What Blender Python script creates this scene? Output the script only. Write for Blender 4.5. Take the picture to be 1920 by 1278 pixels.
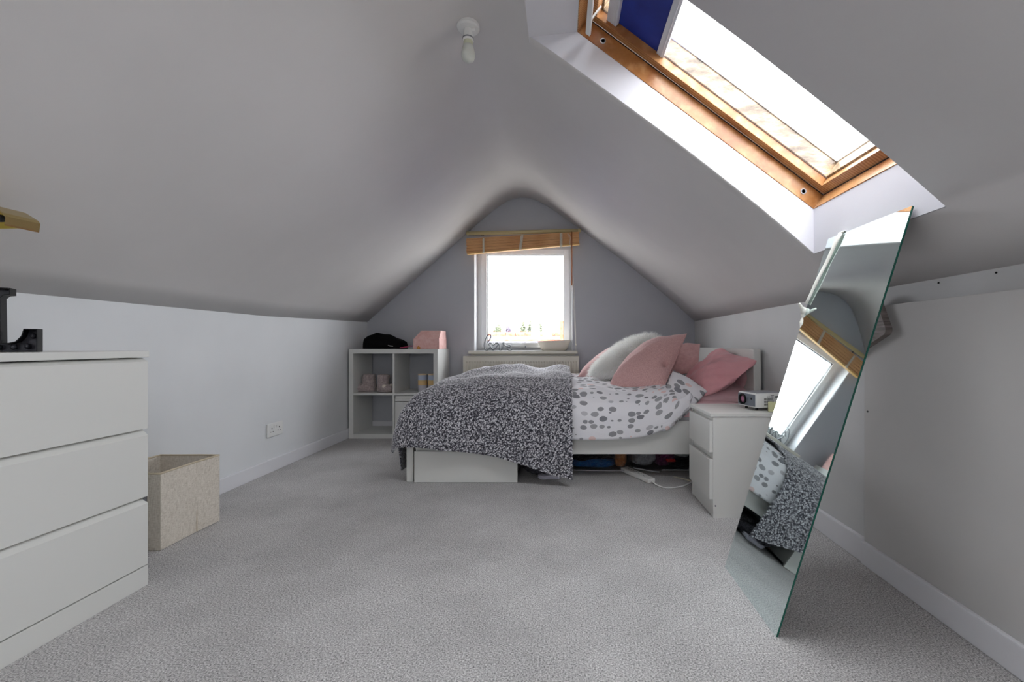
import bpy, bmesh, math, random
import numpy as np
from mathutils import Vector, Matrix

random.seed(7)
rng = np.random.default_rng(7)
S = bpy.context.scene
C = S.collection
for o in list(bpy.data.objects):
    bpy.data.objects.remove(o)

# ------------------------------------------------------------------ camera
F, CX, CY, H = 820.0, 1055.0, 645.0, 0.81      # focal length and principal point (pixels of 1920x1278), eye height
cam_d = bpy.data.cameras.new('camera')
cam_d.sensor_width = 36.0
cam_d.lens = 36.0 * F / 1920.0
cam_d.shift_x = (960 - CX) / 1920.0
cam_d.shift_y = (CY - 639) / 1920.0
cam_d.clip_start = 0.05
cam = bpy.data.objects.new('camera', cam_d)
cam.location = (0, 0, H)
cam.rotation_euler = (math.pi / 2, 0, 0)
C.objects.link(cam)
S.camera = cam

# ------------------------------------------------------------------ world: white overcast sky
W = bpy.data.worlds.new('overcast_sky')
S.world = W
W.use_nodes = True
nt = W.node_tree
nt.nodes.clear()
wo = nt.nodes.new('ShaderNodeOutputWorld')
bg = nt.nodes.new('ShaderNodeBackground')
bg.inputs['Color'].default_value = (0.93, 0.96, 1.0, 1)
bg.inputs['Strength'].default_value = 10.0
nt.links.new(bg.outputs[0], wo.inputs[0])

S.view_settings.view_transform = 'Standard'
S.view_settings.look = 'None'
S.view_settings.gamma = 1.0
S.view_settings.use_curve_mapping = False
S.view_settings.exposure = 0.38


def at(px, py, Y):
    """a point of the place at distance Y seen at a photo position"""
    return Vector(((px - CX) * Y / F, Y, H - (py - CY) * Y / F))


def portal(name, loc, rot, sx, sy):
    l = bpy.data.lights.new(name, 'AREA')
    l.shape = 'RECTANGLE'
    l.size, l.size_y = sx, sy
    l.cycles.is_portal = True
    o = bpy.data.objects.new(name, l)
    o.location = loc
    o.rotation_euler = rot
    C.objects.link(o)


portal('gable_window_daylight', (-0.38, 4.36, 1.27), (-math.pi / 2, 0, 0), 0.9, 1.05)
portal('added_rear_window_portal', (-0.50, -1.72, 1.25), (math.pi / 2, 0, 0), 0.6, 0.6)  # portal of the added rear window
portal('added_roof_window_portal', (0.62, -0.925, 1.82), (0, math.radians(36.9), 0), 1.25, 0.8)  # portal of the added roof window behind the camera
portal('skylight_daylight', (0.62, 1.41, 1.82), (0, math.radians(36.9), 0), 1.25, 0.66)


# ------------------------------------------------------------------ materials
def srgb(h):
    h = h.lstrip('#')
    c = [int(h[i:i + 2], 16) / 255 for i in (0, 2, 4)]
    return tuple(((x / 12.92) if x <= 0.04045 else ((x + 0.055) / 1.055) ** 2.4) for x in c) + (1,)


class M:
    def __init__(self, name, col='#ffffff', rough=0.5, metal=0.0, spec=0.5):
        self.m = bpy.data.materials.new(name)
        self.m.use_nodes = True
        self.t = self.m.node_tree
        self.b = self.t.nodes['Principled BSDF']
        self.out = self.t.nodes['Material Output']
        self.b.inputs['Base Color'].default_value = srgb(col) if isinstance(col, str) else col
        self.b.inputs['Roughness'].default_value = rough
        self.b.inputs['Metallic'].default_value = metal
        self.b.inputs['Specular IOR Level'].default_value = spec

    def n(self, kind, **kw):
        nd = self.t.nodes.new('ShaderNode' + kind)
        for k, v in kw.items():
            if k in nd.inputs:
                nd.inputs[k].default_value = v
            else:
                setattr(nd, k, v)
        return nd

    def l(self, a, b):
        self.t.links.new(a, b)

    def coord(self, which='Object', scale=None):
        tc = self.n('TexCoord')
        o = tc.outputs[which]
        if scale is not None:
            mp = self.n('Mapping')
            mp.inputs['Scale'].default_value = scale
            self.l(o, mp.inputs['Vector'])
            o = mp.outputs[0]
        return o

    def noise(self, scale, detail=3, rough=0.5, vec=None):
        nz = self.n('TexNoise')
        nz.inputs['Scale'].default_value = scale
        nz.inputs['Detail'].default_value = detail
        nz.inputs['Roughness'].default_value = rough
        if vec is not None:
            self.l(vec, nz.inputs['Vector'])
        return nz

    def ramp(self, fac, stops, const=False):
        r = self.n('ValToRGB')
        if const:
            r.color_ramp.interpolation = 'CONSTANT'
        e = r.color_ramp.elements
        while len(e) < len(stops):
            e.new(0.5)
        for el, (p, c) in zip(e, stops):
            el.position = p
            el.color = srgb(c) if isinstance(c, str) else c
        self.l(fac, r.inputs[0])
        return r.outputs[0]

    def bump(self, h, strength=0.2, dist=0.002):
        bp = self.n('Bump')
        bp.inputs['Strength'].default_value = strength
        bp.inputs['Distance'].default_value = dist
        self.l(h, bp.inputs['Height'])
        self.l(bp.outputs[0], self.b.inputs['Normal'])
        return bp

    def color(self, o):
        self.l(o, self.b.inputs['Base Color'])


def paint(name, col, col2=None, rough=0.6, bs=0.08, scale=3):
    k = M(name, col, rough, spec=0.3)
    v = k.coord()
    if col2:
        k.color(k.ramp(k.noise(scale, 4, vec=v).outputs[0], [(0.35, col), (0.65, col2)]))
    k.bump(k.noise(160, 2, vec=v).outputs[0], bs, 0.001)
    return k.m


def plain(name, col, rough=0.5, metal=0, spec=0.5):
    """even colour with a very faint grain"""
    k = M(name, col, rough, metal, spec)
    v = k.coord()
    k.bump(k.noise(220, 2, vec=v).outputs[0], 0.03, 0.0005)
    return k.m


MT = {}
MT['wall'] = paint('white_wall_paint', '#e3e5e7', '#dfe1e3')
MT['wall_r'] = paint('white_wall_paint_shaded', '#d3d3d3', '#cecece')  # white paint made darker: shade of the dim right side put into the colour
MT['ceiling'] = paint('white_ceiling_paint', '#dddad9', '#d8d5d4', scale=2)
MT['panel'] = paint('eaves_panel_paint', '#cfcdcb', '#c8c6c4', scale=2.2)  # darkened with the right wall, dim light put into the colour
MT['grey_wall'] = paint('grey_gable_paint', '#c3c5cb', '#c0c2c9')
MT['trim'] = plain('white_gloss_trim', '#e6e6ea', 0.35)
MT['shaft'] = paint('white_reveal_paint', '#d6d6dc', '#d3d3d9')
MT['white_foil'] = plain('white_foil_furniture', '#dcdcd8', 0.38)
MT['cream'] = plain('cream_radiator_paint', '#dcd8ca', 0.4)
MT['sill'] = plain('cream_sill_paint', '#dad8cf', 0.4)
MT['upvc'] = plain('white_upvc', '#eeeeee', 0.3)
MT['rubber'] = plain('black_gasket', '#17181b', 0.6)
MT['black'] = plain('black_plastic', '#060608', 0.5, spec=0.25)
MT['steel'] = plain('grey_steel', '#8b8d93', 0.3, 1.0)
MT['cord'] = plain('white_cord', '#e6e2d5', 0.7)
MT['white_plastic'] = plain('white_plastic', '#e8e8e6', 0.35)
MT['bulb'] = plain('frosted_bulb', '#d9dcd4', 0.35)
MT['bulb_cap'] = plain('cream_bulb_cap', '#d6d8bd', 0.4)

# carpet
k = M('grey_carpet', '#9a9898', 0.95, spec=0.1)
v = k.coord()
n1 = k.noise(230, 2, 0.6, v)
n2 = k.noise(2.6, 5, 0.6, v)
c1 = k.ramp(n1.outputs[0], [(0.30, '#767474'), (0.44, '#b2b0af'), (0.56, '#cfcdcc'), (0.70, '#f2f0ef')])
c2 = k.ramp(n2.outputs[0], [(0.38, '#ececec'), (0.62, '#ffffff')])
mx = k.n('MixRGB', blend_type='MULTIPLY')
mx.inputs[0].default_value = 1
k.l(c1, mx.inputs[1]); k.l(c2, mx.inputs[2])
k.color(mx.outputs[0])
k.bump(n1.outputs[0], 0.8, 0.003)
MT['carpet'] = k.m

# pine
k = M('orange_varnished_pine', '#c98d4c', 0.32)
v = k.coord(scale=(3, 3, 3))
nz = k.noise(2.0, 5, 0.6, v)
wv = k.n('TexWave', bands_direction='Y')
wv.inputs['Scale'].default_value = 9
wv.inputs['Distortion'].default_value = 5
wv.inputs['Detail'].default_value = 3
wv.inputs['Detail Scale'].default_value = 0.6
k.l(v, wv.inputs['Vector'])
c1 = k.ramp(wv.outputs[0], [(0.0, '#a37040'), (0.6, '#b98a5a'), (1.0, '#c59b6e')])
c2 = k.ramp(nz.outputs[0], [(0.30, '#b98350'), (0.55, '#ffffff')])
mx = k.n('MixRGB', blend_type='MULTIPLY'); mx.inputs[0].default_value = 0.8
k.l(c1, mx.inputs[1]); k.l(c2, mx.inputs[2]); k.color(mx.outputs[0])
MT['pine'] = k.m

k = M('weathered_pale_wood', '#d9c7ad', 0.3)
v = k.coord(scale=(1.2, 9, 4))
c1 = k.ramp(k.noise(6, 6, 0.7, v).outputs[0], [(0.32, '#4a3d30'), (0.45, '#7f6b55'), (0.55, '#b39a78'), (0.7, '#cfc6ba')])
k.color(c1)
MT['grimy'] = k.m

k = M('navy_blackout_fabric', '#12226f', 0.75)
v = k.coord()
k.color(k.ramp(k.noise(5, 3, vec=v).outputs[0], [(0.3, '#111c66'), (0.7, '#1f3aa0')]))
MT['navy'] = k.m
MT['rail_grey'] = plain('light_grey_aluminium', '#c9cbd1', 0.35)

# thin window glass
k = M('window_glass', '#ffffff')
tr = k.n('BsdfTransparent'); gl = k.n('BsdfGlossy'); gl.inputs['Roughness'].default_value = 0.0
lw_ = k.n('LayerWeight'); lw_.inputs[0].default_value = 0.5
pw_ = k.n('Math', operation='POWER'); pw_.inputs[1].default_value = 5.0; k.l(lw_.outputs['Facing'], pw_.inputs[0])
fr = k.n('Math', operation='MULTIPLY_ADD'); fr.inputs[1].default_value = 0.8; fr.inputs[2].default_value = 0.04; k.l(pw_.outputs[0], fr.inputs[0])
ms = k.n('MixShader'); k.l(fr.outputs[0], ms.inputs[0]); k.l(tr.outputs[0], ms.inputs[1]); k.l(gl.outputs[0], ms.inputs[2])
k.l(ms.outputs[0], k.out.inputs[0])
MT['glass'] = k.m

# mirror
k = M('silvered_mirror', (0.78, 0.88, 0.88, 1), 0.02, 1.0)
v = k.coord(scale=(1, 6, 1.2))
n1 = k.noise(5, 5, 0.6, v)
mr = k.n('MapRange'); mr.inputs['From Min'].default_value = 0.35; mr.inputs['From Max'].default_value = 0.8
mr.inputs['To Min'].default_value = 0.004; mr.inputs['To Max'].default_value = 0.05
k.l(n1.outputs[0], mr.inputs[0]); k.l(mr.outputs[0], k.b.inputs['Roughness'])
MT['mirror'] = k.m
MT['mirror_edge'] = plain('green_glass_edge', '#1f5f50', 0.12)
MT['mirror_back'] = plain('grey_mirror_backing', '#6d6868', 0.6)

# linen box
k = M('beige_linen', '#c9c0b2', 0.9, spec=0.1)
v = k.coord()
a = k.noise(1, 3, 0.5, k.coord(scale=(60, 60, 700)))
b = k.noise(1, 3, 0.5, k.coord(scale=(700, 700, 50)))
mx = k.n('MixRGB'); mx.inputs[0].default_value = 0.5; k.l(a.outputs[0], mx.inputs[1]); k.l(b.outputs[0], mx.inputs[2])
k.color(k.ramp(mx.outputs[0], [(0.38, '#bdb3a5'), (0.5, '#d8d0c4'), (0.62, '#e6dfd4')]))
k.bump(mx.outputs[0], 0.4, 0.001)
MT['linen'] = k.m
MT['linen_trim'] = plain('beige_binding', '#c7baa2', 0.8)
MT['linen_in'] = plain('dark_beige_lining', '#a1957c', 0.9)

# bamboo slats
k = M('bamboo_slats', '#c98a4a', 0.5)
v = k.coord(scale=(2.5, 40, 160))
k.color(k.ramp(k.noise(1, 3, 0.6, v).outputs[0], [(0.3, '#c58a55'), (0.5, '#dca36c'), (0.7, '#ecc08d')]))
MT['bamboo'] = k.m
MT['bamboo_light'] = plain('pale_bamboo_bottom', '#e3b877', 0.5)
MT['rod'] = plain('pale_wood_headrail', '#d8c896', 0.5)

# fleece with light tips and dark roots (attribute 'tip' = height of the curl)
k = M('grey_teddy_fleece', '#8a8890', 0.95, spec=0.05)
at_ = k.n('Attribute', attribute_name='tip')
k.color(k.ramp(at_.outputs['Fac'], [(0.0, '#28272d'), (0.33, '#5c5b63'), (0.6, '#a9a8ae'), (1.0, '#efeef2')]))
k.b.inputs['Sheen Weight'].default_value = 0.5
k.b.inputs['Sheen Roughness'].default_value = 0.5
MT['fleece'] = k.m


def spotted():
    k = M('spotted_cotton', '#eeedf1', 0.85, spec=0.15)
    uv = k.coord('UV')
    nz = k.noise(14, 2, 0.5, uv)
    ad = k.n('VectorMath', operation='MULTIPLY_ADD')
    ad.inputs[1].default_value = (0.010, 0.010, 0)
    k.l(nz.outputs['Color'], ad.inputs[0]); k.l(uv, ad.inputs[2])
    mp = k.n('Mapping'); mp.inputs['Scale'].default_value = (18.5, 28, 1)
    k.l(ad.outputs[0], mp.inputs['Vector'])
    vo = k.n('TexVoronoi'); vo.inputs['Scale'].default_value = 1.0; vo.inputs['Randomness'].default_value = 0.55
    k.l(mp.outputs[0], vo.inputs['Vector'])
    sp = k.n('SeparateColor'); k.l(vo.outputs['Color'], sp.inputs[0])
    mr = k.n('MapRange'); mr.inputs['To Min'].default_value = 0.30; mr.inputs['To Max'].default_value = 0.48
    k.l(sp.outputs[0], mr.inputs[0])
    ls = k.n('Math', operation='LESS_THAN'); k.l(vo.outputs['Distance'], ls.inputs[0]); k.l(mr.outputs[0], ls.inputs[1])
    cc = k.ramp(sp.outputs[1], [(0.0, '#98989c'), (0.42, '#a7a7ab'), (0.72, '#c4c3c8'), (0.80, '#edd3d1'), (0.90, '#8a8a90')], const=True)
    mx = k.n('MixRGB'); mx.inputs[1].default_value = srgb('#efeef2')
    k.l(ls.outputs[0], mx.inputs[0]); k.l(cc, mx.inputs[2])
    k.color(mx.outputs[0])
    k.bump(k.noise(6, 4, 0.6, uv).outputs[0], 0.35, 0.02)
    return k.m


MT['spots'] = spotted()


def fabric(name, c1, c2, scale=90, rough=0.9, bump=0.4, sheen=0.3, bd=0.003):
    k = M(name, c1, rough, spec=0.15)
    v = k.coord()
    nz = k.noise(scale, 4, 0.7, v)
    k.color(k.ramp(nz.outputs[0], [(0.35, c1), (0.65, c2)]))
    k.bump(nz.outputs[0], bump, bd)
    k.b.inputs['Sheen Weight'].default_value = sheen
    return k.m


MT['pink_boucle'] = fabric('dusty_pink_boucle', '#d3a3a1', '#e8c0bc', 130)
MT['pink_velvet'] = fabric('pale_pink_velvet', '#d8a9a8', '#e6bcb9', 40, bump=0.1)
MT['pink_satin'] = fabric('bright_pink_satin', '#e8a5ab', '#edb0b5', 6, 0.42, 0.25, 0.2, 0.03)
MT['pink_cotton'] = fabric('pale_pink_cotton', '#eabfc5', '#efcace', 8, 0.8, 0.25, 0.1, 0.02)
MT['mattress'] = fabric('grey_mattress_cloth', '#b9b6ba', '#c4c1c4', 120)
MT['fur'] = fabric('white_long_fur', '#f6f7f3', '#ffffff', 60, 0.8, 0.1)
_fm = MT['fur']; _t = _fm.node_tree
_o = _t.nodes['Material Output']; _p = _t.nodes['Principled BSDF']
_tr = _t.nodes.new('ShaderNodeBsdfTranslucent'); _tr.inputs[0].default_value = (0.95, 0.95, 0.92, 1)
_mx = _t.nodes.new('ShaderNodeMixShader'); _mx.inputs[0].default_value = 0.45
_t.links.new(_p.outputs[0], _mx.inputs[1]); _t.links.new(_tr.outputs[0], _mx.inputs[2]); _t.links.new(_mx.outputs[0], _o.inputs[0])
MT['fur_base'] = fabric('white_fur_backing', '#fbfbf7', '#ffffff', 60, 0.8, 0.1)
MT['slipper'] = fabric('taupe_fluffy_fleece', '#9d8d8b', '#c8b9b6', 60, 0.95, 0.9, 0.4, 0.01)
MT['slipper_in'] = fabric('dark_slipper_lining', '#5b5050', '#6d6260', 60)
MT['cap'] = fabric('black_cotton_twill', '#050506', '#0a0a0b', 120, 0.85, 0.3, 0.0)
MT['pink_box'] = fabric('pink_speckled_card', '#e3b0a9', '#efc9c3', 25, 0.6, 0.02, 0.0)
MT['pink_box_edge'] = plain('pink_card_edge', '#f0c4c0', 0.6)


# ------------------------------------------------------------------ building helpers
def wloc(o):
    v = Vector((0, 0, 0))
    while o is not None:
        v += o.location
        o = o.parent
    return v


def tag(o, label=None, cat=None, group=None, kind=None):
    if label: o['label'] = label
    if cat: o['category'] = cat
    if group: o['group'] = group
    if kind: o['kind'] = kind
    return o


def thing(name, label, cat, loc, group=None):
    o = bpy.data.objects.new(name, None)
    o.empty_display_size = 0.05
    o.location = loc
    C.objects.link(o)
    return tag(o, label, cat, group)


class B:
    """collects shapes, all in place coordinates, for one mesh"""
    def __init__(self):
        self.v, self.f, self.mi, self.uv = [], [], [], {}

    def add(self, vs, fs, mi=0):
        n = len(self.v)
        self.v += [Vector(p) for p in vs]
        for f in fs:
            self.f.append([i + n for i in f]); self.mi.append(mi)
        return self

    def box(self, x0, x1, y0, y1, z0, z1, mi=0, mat=None, bev=0.0):
        if bev > 0:
            bm = bmesh.new()
            bmesh.ops.create_cube(bm, size=1)
            for w in bm.verts:
                w.co = Vector((x0 + (w.co.x + .5) * (x1 - x0), y0 + (w.co.y + .5) * (y1 - y0), z0 + (w.co.z + .5) * (z1 - z0)))
            bmesh.ops.bevel(bm, geom=bm.edges[:], offset=bev, segments=2, affect='EDGES', profile=0.6)
            bm.verts.index_update()
            vs = [w.co.copy() for w in bm.verts]; fs = [[w.index for w in f.verts] for f in bm.faces]
            bm.free()
        else:
            vs = [Vector(p) for p in ((x0, y0, z0), (x1, y0, z0), (x1, y1, z0), (x0, y1, z0), (x0, y0, z1), (x1, y0, z1), (x1, y1, z1), (x0, y1, z1))]
            fs = [(0, 3, 2, 1), (4, 5, 6, 7), (0, 1, 5, 4), (1, 2, 6, 5), (2, 3, 7, 6), (3, 0, 4, 7)]
        if mat is not None:
            vs = [mat @ p for p in vs]
        return self.add(vs, fs, mi)

    def prism(self, poly, a, b, mi=0):
        """poly: list of points; a, b: offset vectors of the two ends"""
        n = len(poly)
        a, b = Vector(a), Vector(b)
        vs = [Vector(p) + a for p in poly] + [Vector(p) + b for p in poly]
        fs = [list(range(n))[::-1], list(range(n, 2 * n))]
        for i in range(n):
            j = (i + 1) % n
            fs.append([i, j, n + j, n + i])
        return self.add(vs, fs, mi)

    def tube(self, pts, r, seg=8, mi=0, flat=1.0, cap=True):
        pts = [Vector(p) for p in pts]
        rs = r if isinstance(r, (list, tuple)) else [r] * len(pts)
        vs, fs = [], []
        up = Vector((0, 0, 1))
        prev = None
        for i, p in enumerate(pts):
            t = (pts[min(i + 1, len(pts) - 1)] - pts[max(i - 1, 0)])
            if t.length < 1e-9: t = Vector((0, 0, 1))
            t.normalize()
            if prev is None:
                s = t.cross(up)
                if s.length < 0.1: s = t.cross(Vector((0, 1, 0)))
            else:
                s = prev - t * prev.dot(t)
                if s.length < 1e-6: s = t.cross(up)
            s.normalize(); prev = s
            q = t.cross(s)
            for j in range(seg):
                an = 2 * math.pi * j / seg
                vs.append(p + (s * math.cos(an) + q * math.sin(an) * flat) * rs[i])
        for i in range(len(pts) - 1):
            for j in range(seg):
                k2 = (j + 1) % seg
                fs.append([i * seg + j, i * seg + k2, (i + 1) * seg + k2, (i + 1) * seg + j])
        if cap:
            fs.append(list(range(seg))[::-1]); fs.append([(len(pts) - 1) * seg + j for j in range(seg)])
        return self.add(vs, fs, mi)

    def lathe(self, prof, c, seg=32, mi=0, axis='Z', mat=None, sx=1, sy=1):
        c = Vector(c)
        vs, fs = [], []
        for r, h in prof:
            for j in range(seg):
                an = 2 * math.pi * j / seg
                p = Vector((r * math.cos(an) * sx, r * math.sin(an) * sy, h))
                if axis == 'Y': p = Vector((p.x, p.z, p.y))
                if axis == 'X': p = Vector((p.z, p.x, p.y))
                if mat is not None: p = mat @ p
                vs.append(c + p)
        for i in range(len(prof) - 1):
            for j in range(seg):
                k2 = (j + 1) % seg
                fs.append([i * seg + j, i * seg + k2, (i + 1) * seg + k2, (i + 1) * seg + j])
        if prof[0][0] > 1e-5: fs.append(list(range(seg))[::-1])
        if prof[-1][0] > 1e-5: fs.append([(len(prof) - 1) * seg + j for j in range(seg)])
        return self.add(vs, fs, mi)

    def ball(self, c, rx, ry=None, rz=None, seg=20, rings=12, mi=0, mat=None):
        ry = ry or rx; rz = rz or rx
        prof = [(math.sin(math.pi * i / rings), -math.cos(math.pi * i / rings)) for i in range(rings + 1)]
        vs, fs = [], []
        for r, h in prof:
            for j in range(seg):
                an = 2 * math.pi * j / seg
                p = Vector((r * math.cos(an) * rx, r * math.sin(an) * ry, h * rz))
                if mat is not None: p = mat @ p
                vs.append(Vector(c) + p)
        for i in range(rings):
            for j in range(seg):
                k2 = (j + 1) % seg
                fs.append([i * seg + j, i * seg + k2, (i + 1) * seg + k2, (i + 1) * seg + j])
        return self.add(vs, fs, mi)

    def build(self, name, mats, parent=None, smooth=False, origin=None, uv=None, weld=True, angle=None):
        if not isinstance(mats, (list, tuple)): mats = [mats]
        if parent is not None:
            w = wloc(parent)
        else:
            if origin is None:
                xs = [p.x for p in self.v]; ys = [p.y for p in self.v]; zs = [p.z for p in self.v]
                origin = ((min(xs) + max(xs)) / 2, (min(ys) + max(ys)) / 2, min(zs))
            w = Vector(origin)
        me = bpy.data.meshes.new(name)
        # local origin for a part: its own centre
        if parent is not None:
            n = len(self.v)
            ctr = sum(self.v, Vector()) / n
        else:
            ctr = w
        me.from_pydata([tuple(p - ctr) for p in self.v], [], self.f)
        for m in mats: me.materials.append(m)
        me.polygons.foreach_set('material_index', self.mi)
        if uv is not None:
            ul = me.uv_layers.new(name='UVMap')
            arr = np.empty(len(me.loops) * 2, dtype=np.float32)
            vi = np.empty(len(me.loops), dtype=np.int32)
            me.loops.foreach_get('vertex_index', vi)
            uva = np.asarray(uv, dtype=np.float32)
            ul.data.foreach_set('uv', uva[vi].ravel())
        if weld and uv is None:
            bm = bmesh.new(); bm.from_mesh(me)
            bmesh.ops.remove_doubles(bm, verts=bm.verts, dist=1e-6)
            bmesh.ops.recalc_face_normals(bm, faces=bm.faces)
            bm.to_mesh(me); bm.free()
        if smooth:
            me.polygons.foreach_set('use_smooth', [True] * len(me.polygons))
            if angle:
                me.set_sharp_from_angle(angle=math.radians(angle))
        me.update()
        o = bpy.data.objects.new(name, me)
        C.objects.link(o)
        if parent is not None:
            o.parent = parent
            o.location = ctr - w
        else:
            o.location = w
        return o


def box(name, mat, dims, parent=None, bev=0.002):
    b = B(); b.box(*dims, bev=bev)
    return b.build(name, mat, parent)


def spline(pts, n=8):
    pts = [Vector(p) for p in pts]
    out = []
    P = [pts[0]] + pts + [pts[-1]]
    for i in range(1, len(P) - 2):
        for j in range(n):
            t = j / n
            a, b2, c, d = P[i - 1], P[i], P[i + 1], P[i + 2]
            out.append(0.5 * ((2 * b2) + (c - a) * t + (2 * a - 5 * b2 + 4 * c - d) * t * t + (3 * b2 - a - 3 * c + d) * t ** 3))
    out.append(pts[-1])
    return out


def hidden(b, name, mat, **kw):
    o = b.build(name, mat, **kw)
    tag(o, kind='structure')
    return o


# ------------------------------------------------------------------ the room shell
YB = 4.15           # gable wall
YR = -1.6           # rear wall
XL = -1.855
K0, Y0 = 0.915, 1.75
prof_px = [(686.5, 603.5), (745, 552), (804, 500.4), (873.3, 438.4), (902, 413), (931.7, 389), (949.9, 376.5), (962, 371),
           (979, 368.6), (998, 371), (1019, 381), (1042, 396.5), (1086.6, 428.6), (1157.7, 480.4), (1223.3, 532), (1267, 569.7), (1302.4, 601.8)]
prof = [((x - CX) * YB / F, (CY - y) * YB / F) for x, y in prof_px]
# the plaster bends in a smooth curve: resample and soften the measured section
_px = np.array([p[0] for p in prof]); _pz = np.array([p[1] for p in prof])
_gx = np.linspace(_px[0], _px[-1], 241); _gz = np.interp(_gx, _px, _pz)
for _ in range(40):
    _gz[1:-1] = (_gz[:-2] + 2 * _gz[1:-1] + _gz[2:]) / 4
_sel = sorted(set(list(range(0, 241, 8)) + list(range(90, 170, 3)) + [240]))
prof = [(float(_gx[i]), float(_gz[i])) for i in _sel]
APX = prof[int(np.argmax([p[1] for p in prof]))][0]


def pz(X):
    for (a, za), (b, zb) in zip(prof, prof[1:]):
        if a <= X <= b:
            return za + (zb - za) * (X - a) / (b - a)


XS_LO, XS_HI = 1.071, -0.145        # skylight opening in gable-scale coordinates
profx = sorted([p[0] for p in prof] + [XS_LO, XS_HI])


def kk(Y):
    return K0 if Y <= Y0 else K0 + (1 - K0) * (Y - Y0) / (YB - Y0)


def sec(Y):
    """ceiling section at distance Y: list of (X, z)"""
    k_ = kk(Y)
    kw = 0.835 if Y <= 2.75 else 0.835 + 0.165 * (Y - 2.75) / (YB - 2.75)
    out = []
    for X in profx:
        z = pz(X)
        if X >= APX:
            out.append((X * k_, H + z * k_))
        else:
            w = (X - APX) / (prof[0][0] - APX)
            kx = k_ + ((XL / prof[0][0]) - k_) * w
            kz = k_ + (kw - k_) * w ** 2
            out.append((X * kx, H + z * kz))
    return out


YN, YS = 1.116, 1.706
YN2, YS2 = -1.30, -0.55  # opening for the added roof window
st = [YR, YN2, YS2, 0, 0.6, YN, YS, Y0, 2.2, 2.75, 3.3, 3.8, YB]
secs = [sec(y) for y in st]
b = B()
np_ = len(profx)
for y, s in zip(st, secs):
    b.v += [Vector((x, y, z)) for x, z in s]
ilo, ihi = profx.index(XS_LO), profx.index(XS_HI)
for i in range(len(st) - 1):
    for j in range(np_ - 1):
        if ((st[i] >= YN - 1e-6 and st[i + 1] <= YS + 1e-6) or (st[i] >= YN2 - 1e-6 and st[i + 1] <= YS2 + 1e-6)) and j >= ihi and j < ilo:
            continue
        b.f.append([i * np_ + j, i * np_ + j + 1, (i + 1) * np_ + j + 1, (i + 1) * np_ + j]); b.mi.append(0)
ceil_o = b.build('ceiling', MT['ceiling'], smooth=True, origin=(0, 0, 1))
tag(ceil_o, kind='structure')
sd = ceil_o.modifiers.new('thickness', 'SOLIDIFY'); sd.thickness = 0.012
sd.offset = 1.0 if sum(p.normal.z for p in ceil_o.data.polygons) > 0 else -1.0   # thickness goes outwards

# skylight shaft (plaster reveals)
sN = sec(YN); sS = sec(YS)
XLO, ZLO = sS[ilo]; XHI, ZHI = sS[ihi]
FZ0 = 1.337                                 # underside of the timber frame at the low end
SL = Vector((-0.8, 0, 0.6)); NR = Vector((0.6, 0, 0.8))
P0 = Vector((XLO, 0, FZ0))
SLEN = (XLO - 0.058) / 0.8
PT = P0 + SL * SLEN
shaft_poly = []
T = 0.03


def shaft_side(y0, y1):
    q = B()
    pts = [(x, 0, z) for x, z in sS[ihi:ilo + 1]] + [(P0.x, 0, P0.z), (PT.x, 0, PT.z), (XHI - 0.0, 0, PT.z)]
    # one side: section polygon between ceiling line and frame line
    pts = [(x, 0, z + 0.004) for x, z in sS[ihi:ilo + 1]] + [tuple(P0), tuple(PT)]
    q.prism(pts, (0, y0, 0), (0, y1, 0))
    return q


for kq, (ya_, yb_) in enumerate(((YN, YS), (YN2, YS2))):
    n0_ = 1 + 30 * kq
    q = shaft_side(yb_ - 0.0015, yb_ + T); tag(q.build('trim_%d' % n0_, MT['shaft']), kind='structure')
    q = shaft_side(ya_ - T, ya_ + 0.0015); tag(q.build('trim_%d' % (n0_ + 1), MT['shaft']), kind='structure')
    q = B().box(XLO - 0.0015, XLO + T, ya_ - T, yb_ + T, ZLO + 0.003, FZ0 + 0.005); tag(q.build('trim_%d' % (n0_ + 2), MT['shaft']), kind='structure')
    q = B()
    q.prism([(XHI + .001, 0, ZHI - 0.0015), (PT.x, 0, PT.z - 0.0015), (PT.x + 0.0, 0, PT.z + T), (XHI, 0, ZHI + T)], (0, ya_ - T, 0), (0, yb_ + T, 0))
    tag(q.build('trim_%d' % (n0_ + 3), MT['shaft']), kind='structure')

# floor
q = B().box(XL - 0.05, 1.35, YR, YB + 0.05, -0.05, 0); tag(q.build('floor', MT['carpet'], origin=(0, 0, 0)), kind='structure')

# left knee wall
b = B()
for y, s in zip(st, secs):
    b.v += [Vector((XL, y, -0.02)), Vector((XL, y, s[0][1] + 0.02)), Vector((XL - 0.05, y, -0.02)), Vector((XL - 0.05, y, s[0][1] + 0.02))]
for i in range(len(st) - 1):
    a, c = i * 4, i * 4 + 4
    for f in ([a, a + 1, c + 1, c], [a + 2, c + 2, c + 3, a + 3], [a + 1, a + 3, c + 3, c + 1]):
        b.f.append(f); b.mi.append(0)
tag(b.build('wall_left', MT['wall'], origin=(XL, 0, 0)), kind='structure')

# right knee wall
b = B()
for y, s in zip(st, secs):
    x, z = s[-1]
    b.v += [Vector((x, y, -0.02)), Vector((x, y, z + 0.02)), Vector((x + 0.05, y, -0.02)), Vector((x + 0.05, y, z + 0.02))]
for i in range(len(st) - 1):
    a, c = i * 4, i * 4 + 4
    for f in ([a, a + 1, c + 1, c], [a + 2, c + 2, c + 3, a + 3], [a + 1, a + 3, c + 3, c + 1]):
        b.f.append(f); b.mi.append(0)
tag(b.build('wall_right', MT['wall_r'], origin=(1.2, 0, 0)), kind='structure')
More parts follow.
